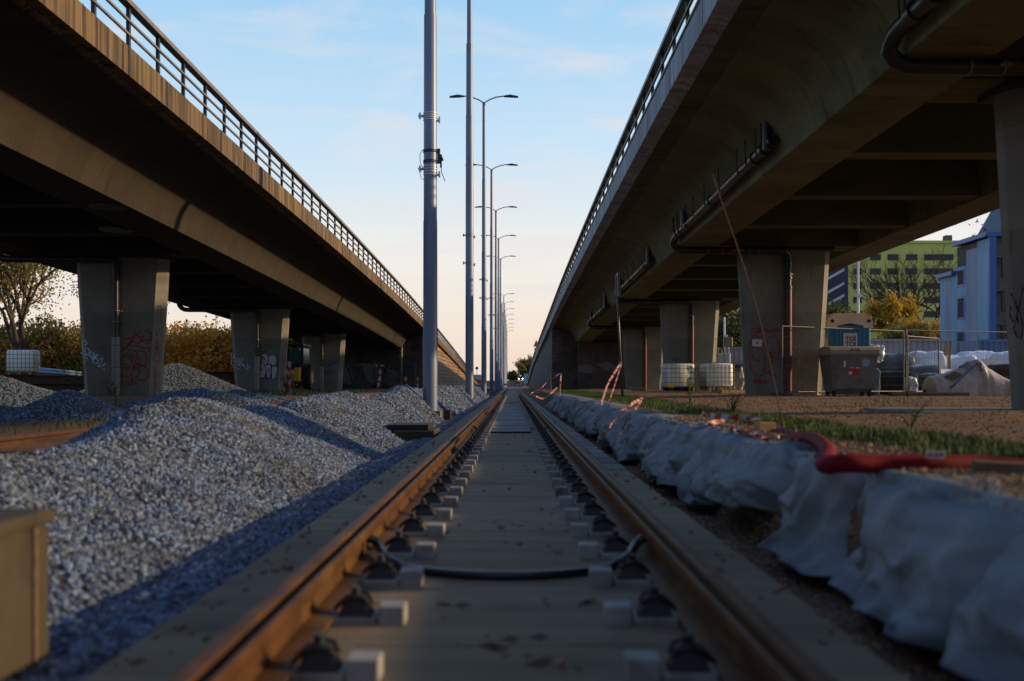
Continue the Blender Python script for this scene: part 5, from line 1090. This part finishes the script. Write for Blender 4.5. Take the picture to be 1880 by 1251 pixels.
# white tanks/pillars by the containers, left of second pier
for px, lb in ((1322,'white standpipe left of the pair beyond the cream tank'),(1334,'white standpipe right of the pair beyond the cream tank')):
    e = empty('standpipe', G(px, 50)); tag(e, lb, 'standpipe'); m = MB(); m.cbox(-.16,.16,-.16,.16,0,1.9,.03); m.build('body', M['white'], e); m = MB(); m.tube([(-.1,0,1.9),(-.1,0,2.15)], .03, 6); m.tube([(.1,0,1.9),(.1,0,2.1)], .03, 6); m.build('stub', M['zinc'], e)
e = empty('floodlight', G(1337,52)); tag(e, 'boxy floodlight on a thin pole beyond the third right pier', 'floodlight'); m = MB(); m.tube([(0,0,0),(0,0,2.3)], .04, 6); m.build('pole', M['zinc'], e); m = MB(); m.cbox(-.22,.22,-.1,.1,2.3,2.8,.03); m.build('lamp_box', M['bin_lid'], e)
e = empty('equipment', G(1348,47)); tag(e, 'dark covered machine between the cream tank and second right pier', 'machine'); m = MB(); m.cbox(-.35,.35,-.4,.4,0,1.2,.12); m.build('body', M['wrap_dark'], e); m = MB(); m.cbox(-.4,.4,-.45,.45,1.203,1.3,.03); m.build('cover', M['cont_blue'], e)
def lightpole(px, ytop, Y, lb, heads=((.0,.0),)):
    b = G(px, Y); h = (VY - ytop) * Y / F + CZ - b.z; e = empty('light_pole', b); tag(e, lb, 'pole'); m = MB(); m.tube([(0,0,0),(0,0,h)], [.11,.07], 8); m.build('pole', M['white'], e, smooth=True)
    m = MB(); 
    for z in (h*.55, h*.72): m.box(0, .25, -.08, .08, z, z+.2)
    m.build('fitting', M['zinc'], e)
lightpole(1575.5, 480, 62, 'pale pole with small fittings rising behind the toilet')
lightpole(1330, 583, 72, 'pale pole beyond the third right pier')
lightpole(397, 573, 90, 'thin pole above the autumn bushes on the left')

# ------------------------------------------------------------------ buildings
gy = 190.; gx0, gx1 = (1556-VX)*gy/F, (1960-VX)*gy/F; gt = CZ + (VY-447)*gy/F
e = empty('apartment_building', ((gx0+gx1)/2, gy, 0)); tag(e, 'lime green apartment block with rows of dark windows', 'building'); cx = (gx0+gx1)/2
m = MB(); m.box(gx0-cx, gx1-cx, 0, 14, -1, gt); m.build('wall', M['green_wall'], e); m = MB(); m.box(gx0-cx-.3, gx1-cx+.3, -.3, 14.3, gt+.003, gt+.5); rf = m.build('roof', M['green_wall'], e)
m = MB(); c = (1755-VX)*gy/F - cx; m.box(c-.6, c+.6, 3, 4.5, gt+.5, gt+2.0); m.build('chimney', M['old_conc'], rf)
ws = [(1567,1581),(1598,1616),(1630,1648),(1664,1683),(1697,1749),(1764,1785),(1800,1820),(1840,1860)]
for row, py in enumerate((467,493,519.5,545.5,571.5,598,624)):
    for (a, b) in ws:
        z1 = CZ + (VY-py)*gy/F; z0_ = CZ + (VY-py-10.5)*gy/F; xa, xb = (a-VX)*gy/F-cx, (b-VX)*gy/F-cx
        m = MB(); m.box(xa-.08, xb+.08, -.08, -.003, z0_-.08, z0_-.003); m.box(xa-.08, xa-.0, -.08, -.003, z0_, z1); m.box(xb, xb+.08, -.08, -.003, z0_, z1); wo = m.build('window', M['navy'], e)
        m = MB(); m.add([(xa,-.04,z0_),(xb,-.04,z0_),(xb,-.04,z1),(xa,-.04,z1)], [(0,1,2,3)]); m.build('pane', M['glass_dark'], wo, recalc=False)
e2_ = empty('stair_tower', ((1538-VX)*180/F, 180, 0)); tag(e2_, 'dark blue building with slanting white stair bands left of the green block', 'building')
hw = 19*180/F; ht = CZ + (VY-488)*180/F; m = MB(); m.box(-hw, hw, 0, 6, -1, ht); m.build('wall', M['navy'], e2_)
for k, (a, b) in enumerate(((0.50,.62),(.60,.78),(.30,.44))):
    m = MB(); z0_, z1 = (ht+.2)*b, (ht+.2)*b + 1.8; z0_ = CZ + (VY-(515,540,562)[k])*180/F; m.add([(-hw,-.1,z0_),(hw*.6,-.1,z0_+1.7),(hw*.6,-.1,z0_+2.2),(-hw,-.1,z0_+.5)], [(0,1,2,3)]); m.build('stair_band', M['white'], e2_, recalc=False)
# blue clad building, its left face runs away from us
bx = 38.4
def H(py, Y): return CZ + (VY - py) * Y / F
e = empty('blue_building', (bx, 80, 0)); tag(e, 'derelict blue clad building with stepped roofs at the right', 'building')
def Yof(px): return bx * F / (px - VX)
yA, yB, yC, yD = Yof(1818), Yof(1792), Yof(1757), Yof(1728)
hA = H(437, yA); hB = H(475, yB)*1.0; hC = H(505, yC)
def lb(x0, x1, y0, y1, z0_, z1, mt, nm, par=e): m = MB(); m.box(x0-bx, x1-bx, y0-80, y1-80, z0_, z1); return m.build(nm, M[mt], par)
lb(bx, bx+16, yA+.06, yC, -.5, hA, 'old_conc', 'wall'); lb(bx, bx+14, yC+.01, yD, -.5, hC, 'old_conc', 'wall')
for (a, b, mt, hh) in ((1818,1796,'blue_wall',hA),(1796,1776,'grey_clad',hA-.5),(1776,1757,'blue_wall',hA*.86),(1757,1748,'blue_wall',hC),(1748,1738,'grey_clad',hC),(1738,1728,'blue_wall',hC)):
    lb(bx-.12, bx-.003, Yof(a), Yof(b)-.02, -.4, hh, mt, 'cladding')
lb(bx-.2, bx+.35, yA-.25, yA, -.4, hA+.1, 'blue_trim', 'corner_trim'); lb(bx-.5, bx+8, yA-.3, yC, hA+.103, hA+.45, 'blue_trim', 'roof_edge'); lb(bx-.5, bx+8, yC+.02, yD, hC+.003, hC+.35, 'blue_trim', 'roof_edge')
for (pa, pb, z0_, z1) in ((1774,1759,3.2,5.3),(1774,1759,6.2,8.2),(1774,1759,9.0,10.6),(1774,1759,.6,2.6)):
    m = MB(); m.box(-.16,-.125, Yof(pa)-80, Yof(pb)-80, z0_, z1); wf = m.build('window', M['blue_trim'], e); m = MB(); m.box(-.18,-.163, Yof(pa)-80+.25, Yof(pb)-80-.25, z0_+.2, z1-.2); m.build('pane', M['black'], wf)
for k, z in enumerate((1.2, 3.9, 6.6, 9.3)):
    m = MB(); m.box(.9, 14, yA-80-.05, yA-80+.055, z, z+1.5); m.build('window', M['glass_dark'], e); m = MB(); m.box(.4, 14, yA-80-.12, yA-80+.04, z+1.55, z+1.75); m.build('ledge', M['old_conc'], e)
m = MB(); z = hA+.46; m.add([(1.0,0,z),(6,0,z),(6,5,z),(1.0,5,z),(3.2,.5,z+4.2),(5,.5,z+4.2),(5,4.5,z+4.2),(3.2,4.5,z+4.2)], [(0,3,2,1),(4,5,6,7),(0,1,5,4),(1,2,6,5),(2,3,7,6),(3,0,4,7)]); m.build('roof_tower', M['navy'], e)

# ------------------------------------------------------------------ trees
def leaves(name, P, s0, s1, mt, parent):
    n = len(P); P = np.array(P, float); a = rng.normal(size=(n,3)); a /= np.linalg.norm(a, axis=1)[:,None]; b = rng.normal(size=(n,3)); b -= a * (a*b).sum(1)[:,None]; b /= np.linalg.norm(b, axis=1)[:,None]; s = rng.uniform(s0, s1, n)[:,None]
    V = np.stack([P - a*s, P + b*s*.55, P + a*s, P - b*s*.55], 1); me = bpy.data.meshes.new(name); me.vertices.add(n*4); me.vertices.foreach_set('co', V.ravel()); me.loops.add(n*4); me.loops.foreach_set('vertex_index', np.arange(n*4, dtype=np.int32)); me.polygons.add(n); me.polygons.foreach_set('loop_start', np.arange(0, n*4, 4, dtype=np.int32)); me.polygons.foreach_set('loop_total', np.full(n, 4, dtype=np.int32)); me.update(); me.validate(); me.materials.append(M[mt])
    o = bpy.data.objects.new(name, me); COL.objects.link(o); o.parent = parent; return o
def tree(x, y, h, r, mt, label, seed, nleaf=5000, ls=(.08,.16), trunk=.25, depth=5, spread=.55, clear=.2, z=None, bare=False, group=None, cat='tree', name='tree', nb=3):
    rs = random.Random(seed); zb = (gz(x, y) if z is None else z) - .1; e = empty(name, (x, y, zb)); tag(e, label, cat, group); m = MB(); tips = []
    def grow(p, d, L_, r0, k):
        pts = [p]; dd = d.copy(); n = 3
        for i in range(n):
            dd = (dd + Vector((rs.gauss(0,.12), rs.gauss(0,.12), rs.gauss(.03,.08)))).normalized(); pts.append(pts[-1] + dd * L_ / n)
        m.tube(pts, [r0, r0*.88, r0*.76, r0*.64], 6 if k < 2 else 4, False)
        if k >= 2: tips.extend(pts[1:])
        if k >= depth: return
        for q in range(nb + (1 if k == 0 else 0)):
            a = rs.uniform(0, 6.28); s = rs.uniform(.35, 1) * spread * 1.3; nd = (dd + Vector((math.cos(a)*s, math.sin(a)*s, rs.uniform(-.1,.35)))).normalized(); st = pts[-1] if q == 0 or k == 0 else pts[rs.choice((2,3))]
            grow(st, nd, (L0 * 1.5 if k == 0 else L_) * rs.uniform(.62, .85), r0*.6, k+1)
    L0 = h * .20; m_len = h * clear; grow(Vector((0,0,0)), Vector((rs.gauss(0,.05), rs.gauss(0,.05), 1)).normalized(), m_len if depth > 4 else max(m_len, L0), trunk, 0)
    # scale branches to requested height and radius
    zs = max(v[2] for v in m.v); xr = max(math.hypot(v[0], v[1]) for v in m.v); fz = h/zs; fx = r/xr
    m.v = [(a*fx, b*fx, c*fz) for a, b, c in m.v] if fx < 1.6 else [(a*fx, b*fx, c*fz) for a, b, c in m.v]
    m.build('trunk', M['bark'], e, smooth=True, recalc=False)
    tips = [(t.x*fx, t.y*fx, t.z*fz) for t in tips if t.z*fz > h*clear]
    if nleaf and tips:
        T = np.array(tips); c = T[rng.integers(0, len(T), nleaf)]; P = c + rng.normal(size=(nleaf,3)) * (r * .075 + .05) * np.array([1,1,.8])
        leaves('crown', P, ls[0], ls[1], mt, e)
    return e
def bush(x, y, w_, d, h, mt, label, seed, n=4500, ls=(.09,.18), group=None):
    rs = random.Random(seed); e = empty('bush', (x, y, gz(x, y) - .1)); tag(e, label, 'bush', group); m = MB(); C = []
    for k in range(16):
        a = rs.uniform(0,6.28); rr = rs.uniform(0,.75); c = Vector((math.cos(a)*rr*w_/2, math.sin(a)*rr*d/2, h*rs.uniform(.3,.80))); C.append((c, rs.uniform(.16,.30)*min(w_, h))); m.tube([(c.x*.3,c.y*.3,0),(c.x*.7,c.y*.7,c.z*.5), c], [.05,.035,.015], 4, False)
    m.build('stems', M['bark'], e, recalc=False); P = []
    for _ in range(n):
        c, r = rs.choice(C); v = Vector((rs.gauss(0,1), rs.gauss(0,1), rs.gauss(0,1))).normalized() * r * rs.uniform(.55, 1.12); q = c + v; P.append((q.x, q.y, max(.05, q.z)))
    for _ in range(n//3): P.append((rs.uniform(-.5,.5)*w_*.9, rs.uniform(-.5,.5)*d*.9, rs.uniform(.05, h*.5)))
    leaves('foliage', P, ls[0], ls[1], mt, e); return e
tree(-25.6, 52, 11.5, 6.2, 'lf_olive', 'large half bare tree with spreading dark limbs at the far left', 3, 9000, (.05,.11), .26, 5, .75, .10)
tree(-31, 55, 12, 5.5, 'lf_olive', 'thin leafed tree cut by the left picture edge', 11, 7000, (.05,.11), .24, 5, .7, .10)
tree(-22.5, 60, 8.2, 4.0, 'lf_brown', 'smaller brown leafed tree left of the first left pier', 5, 5000, (.06,.12), .18, 5, .5, .12)
k = 0
for (px, Y, wd, h, mt, lb) in ((5,60,7,4.2,'lf_olive','olive bush behind the tank at the far left edge'),(48,62,6.5,3.9,'lf_brown','brown bush behind the far left tank'),(85,61,6,4.4,'lf_brown','reddish brown bush right of the far left tank'),(122,60,6,4.8,'lf_olive','olive bush just left of the first left pier'),
    (160,64,7,4.6,'lf_olive','olive bush hidden behind the first left pier'),(215,66,7,4.5,'lf_autumn','autumn bush hidden behind the first left pier drainpipe'),(262,66,6,4.4,'lf_autumn','autumn bush behind the right side of the first left pier'),
    (303,64,5.5,4.3,'lf_autumn','golden bush right of the first left pier'),(335,66,5.5,4.6,'lf_autumn','golden bush left of the dark green one'),(362,62,4.6,4.3,'lf_autumn','low golden bush behind the tall tan gravel heap'),(384,64,3.6,4.2,'lf_green','dark green bush among the golden ones'),(408,63,4.0,3.9,'lf_autumn','bright orange bush left of the second left pier'),
    (440,72,7,4.6,'lf_autumn','autumn bush behind the second left pier'),(482,76,7,4.6,'lf_olive','olive bush behind the second left pier'),(512,78,6,4.8,'lf_olive','olive bush behind the tractor, left'),(538,74,6,5.0,'lf_olive','olive bush directly behind the tractor'),(575,84,9,4.6,'lf_olive','olive bush behind the third left pier')):
    k += 1; x = CX + (px-VX)*Y/F; bush(x, Y, wd, 4.5, h, mt, lb, 50+k, 5200, (.07,.16))
tree(at(530,0,80).x, 82, 7.8, 3.0, 'lf_yellow', 'slender yellow tree above the tractor', 21, 2600, (.06,.12), .14, 4, .5, .15)
tree(at(1600,0,150).x+.5, 140, 13.6, 4.6, 'lf_yellow', 'golden autumn tree in front of the green block', 31, 7000, (.16,.32), .3, 5, .45, .12, z=0)
tree(at(1700,0,150).x, 150, 22, 13.5, 'lf_olive', 'bare branched tree before the green block', 33, 0, (.10,.2), .5, 6, .7, .12, z=0)
for px, Y, h, r, mt, lb, sd in ((1535,120,11,5,'lf_green','green tree between the second pier and the pale pole',41),(1560,128,10,5,'lf_olive','olive tree directly behind the toilet roof',42),(1645,135,9.5,5,'lf_olive','olive tree right of the golden one',43),(1680,130,8.5,5,'lf_green','dark tree behind the long container',44),(1715,125,9.0,4,'lf_olive','brownish tree left of the blue building',45),(1335,110,9,5,'lf_green','green tree seen between third and second right piers',46),(1352,118,10,5,'lf_olive','olive tree just left of the second right pier',47)):
    tree(at(px,0,Y).x, Y, h, r, mt, lb, sd, 5000, (.14,.28), .2, 4, .5, .1, z=0, nb=4)
# green block seen between the right piers
e = empty('low_building', (at(1340,0,200).x, 200, 0)); tag(e, 'lime green building seen between third and second right piers', 'building'); m = MB(); m.box(-6,6,0,10,-1,15.5); m.build('wall', M['green_wall'], e)
for z in (9.5, 12.2):
    for x in (-4,-1,2): m = MB(); m.box(x,x+1.8,-.05,-.003,z,z+1.2); m.build('window', M['glass_dark'], e)
# far end of the track
for px, Y, h, r, mt, lb, sd, nl in ((962,360,11.5,4.6,'lf_brown','reddish tree in the centre distance at the end of the track',71,2600),(950,340,6.0,4.2,'lf_green','dark green tree in the centre distance',72,3500),(943,350,4.2,3,'lf_green','low dark tree left of the centre distance trees',73,2500),(974,330,7.6,4,'lf_green','dark tree behind the pale hut in the distance',74,3000),(981,380,10.5,4.0,'lf_brown','reddish tree top beside the right ramp end',75,2000)):
    tree(at(px,0,Y).x, Y, h, r, mt, lb, sd, nl, (.22,.42), .16, 4, .55, .1, z=-.1)
e = empty('hut', (at(968,0,300).x, 300, -.1)); tag(e, 'small pale blue hut in the far distance', 'hut'); m = MB(); m.box(-.9,.9,0,3,0,4.0); m.build('wall', M['blue_pale'], e); m = MB(); m.box(-1,1,-.1,3.1,4.003,4.2); m.build('roof', M['zinc_dull'], e)
def car(x, y, mt, lb, lit=True):
    e = empty('car', (x, y, -.1)); tag(e, lb, 'car'); m = MB(); m.add([(-.9,0,.3),(.9,0,.3),(.9,4.3,.3),(-.9,4.3,.3),(-.9,0,.75),(.9,0,.75),(.9,4.3,.9),(-.9,4.3,.9)], [(0,3,2,1),(4,5,6,7),(0,1,5,4),(1,2,6,5),(2,3,7,6),(3,0,4,7)]); m.build('body', M[mt], e)
    m = MB(); m.add([(-.8,1.0,.82),(.8,1.0,.82),(.8,3.9,.92),(-.8,3.9,.92),(-.62,1.7,1.45),(.62,1.7,1.45),(.62,3.3,1.45),(-.62,3.3,1.45)], [(0,3,2,1),(4,5,6,7),(0,1,5,4),(1,2,6,5),(2,3,7,6),(3,0,4,7)]); m.build('cabin', M['glass_dark'], e)
    for sx in (-1, 1):
        m = MB(); m.tube([(sx*.62,-.02,.68),(sx*.62,-.06,.68)], .11, 10); m.build('headlight', EM if lit else M['white'], e)
        for yy in (.8, 3.4): m = MB(); m.tube([(sx*.9-.1,yy,.32),(sx*.9+.1,yy,.32)], .32, 12); m.build('wheel', M['black'], e)
    return e
EM = emis('headlight_glow', (1, .93, .8), 9)
c1 = car(at(956,0,330).x, 330, 'navy', 'distant car facing us with both headlights on'); c1.location.z = 1.9
m = MB(); m.add([(-14,325,-.1),(14,325,-.1),(14,345,1.9),(-14,345,1.9),(14,520,2.1),(-14,520,2.1),(-14,325,1.9),(14,325,1.9)], [(6,7,2,3),(3,2,4,5),(0,1,7,6)]); tag(m.build('road', M['slab']), kind='structure')
car(at(949,0,260).x, 262, 'zinc_dull', 'parked grey car in the far distance below the trees', False)
def van(x, y, lb):
    e = empty('van', (x, y, 0)); tag(e, lb, 'van'); m = MB(); m.cbox(-.95,.95,0,4.8,.35,1.5,.08); m.build('body', M['red'], e); m = MB(); m.cbox(-.9,.9,.5,4.8,1.503,2.5,.1); m.build('cabin', M['blue_pale'], e)
    for sx in (-.6,.6): m = MB(); m.tube([(sx,-.02,.7),(sx,-.05,.7)], .12, 8); m.build('headlight', M['white'], e)
    for sx in (-.9,.9):
        for yy in (.9,3.8): m = MB(); m.tube([(sx-.1,yy,.35),(sx+.1,yy,.35)], .35, 12); m.build('wheel', M['black'], e)
van(at(874,0,185).x, 185, 'red and pale blue van far away between the second and third poles')
e = empty('road_sign', (at(875.5,0,180).x, 180, 0)); tag(e, 'dark round sign above the distant van', 'road sign'); m = MB(); m.tube([(0,0,0),(0,0,3.6)], .04, 6); m.build('post', M['zinc_dull'], e); m = MB(); m.tube([(0,-.06,3.6),(0,-.02,3.6)], .28, 14); m.build('sign_face', M['lamp'], e)
for k, (px, Y, wd) in enumerate(((932,196,1.4),(941,190,1.4),(951,196,1.6),(962,192,1.6),(925,184,1.0))):
    e = empty('road_barrier', (at(px,0,Y).x, Y, -.1)); tag(e, ('red and white board at the track end, left of the centre line','red and white board at the track end, on the centre line','red and white board below the distant car','red and white board near the pale hut','small red and white board beside the last poles')[k], 'barrier')
    for q in range(5): m = MB(); x0_ = -wd/2 + wd*q/5; m.box(x0_, x0_+wd/5, 0, .05, .55, .95); m.build('board', M['tape_r'] if q % 2 else M['tape_w'], e)
    for sx in (-1,1): m = MB(); m.box(sx*wd*.4-.03, sx*wd*.4+.03, -.02, .07, 0, .549); m.build('leg', M['zinc_dull'], e)
m = MB(); m.cbox(-1.6, 1.6, 174, 175.2, -.2, .22, .03); tag(m.build('buffer_block', M['white']), 'pale low slab closing the far end of the rails', 'end block')
# warning sign on the right ramp
e = empty('warning_sign', (XR(-.02), 101, spl(ZR, 101) + .46)); tag(e, 'orange triangular warning sign standing on the right ramp', 'warning sign')
b_ = e.location; top = at(984.5, 624, 101) - Vector(b_); m = MB(); m.tube([(0,0,0),(top.x, 0, top.z-.1)], .03, 6); m.build('post', M['zinc'], e)
m = MB(); tx_ = top.x; tz = top.z; m.add([(tx_-.30,-.05,tz-.70),(tx_+.30,-.05,tz-.70),(tx_,-.05,tz),(tx_-.30,-.03,tz-.70),(tx_+.30,-.03,tz-.70),(tx_,-.03,tz)], [(0,1,2),(5,4,3),(0,3,4,1),(1,4,5,2),(2,5,3,0)]); m.build('triangle', M['orange'], e)
m = MB(); m.tube([(tx_,-.06,tz-1.0),(tx_,-.03,tz-1.0)], .22, 14); m.build('disc', M['zinc'], e)
# birds
for k, (px, py) in enumerate(((1752,413),(1780,413),(1794,408),(1803,413),(1808,423),(1787,434),(1810,433))):
    m = MB(); m.tube([(-.20,0,0),(-.05,0,.02),(.12,0,.02),(.24,0,0)], [.02,.07,.06,.01], 6); s = .1 + .1*(k%3)
    m.add([(-.05,0,.04),(.08,0,.04),(.0,-.42,.1+s),(-.02,.42,.1+s)], [(0,1,2),(1,0,3)]); o = m.build('bird', M['black'], recalc=False); o.location = at(px, py, 70); o.rotation_euler = (0,0,k*1.3); o.scale = (.62,)*3
    tag(o, 'tiny dark bird flying above the green block roof', 'bird', 'flock of tiny birds above the green block')
# lettering on the black cross pipes
yl = mat('yellow_print', (.42,.26,.03), rough=.6)
P = PR[1]; xp = -.95
text('aikin', .085, (P[1]*0 + (1844-VX)*(11.8)/F - P[1], -1.32-.106, (spl(ZR,13.2)-1.18-P[3]) - .05), (R(90),0,0), yl, P[0], 'lettering')
m = MB(); cxl = (1862-VX)*11.8/F - P[1]; zz = (spl(ZR,13.2)-1.18-P[3]) - .05
for k in range(6):
    a = k*math.pi/3; m.obox((cxl+.03*math.cos(a), -1.32-.107, zz+.03*math.sin(a)), (math.cos(a),0,math.sin(a)), (0,1,0), (-math.sin(a),0,math.cos(a)), .012, .001, .005)
m.build('emblem', M['zinc_dull'], P[0])
P = PR[2]; text('aikin aikin', .085, (-1.45, -.72-.106, (spl(ZR,28.4)-1.18-P[3]) - .05), (R(90),0,0), yl, P[0], 'lettering')
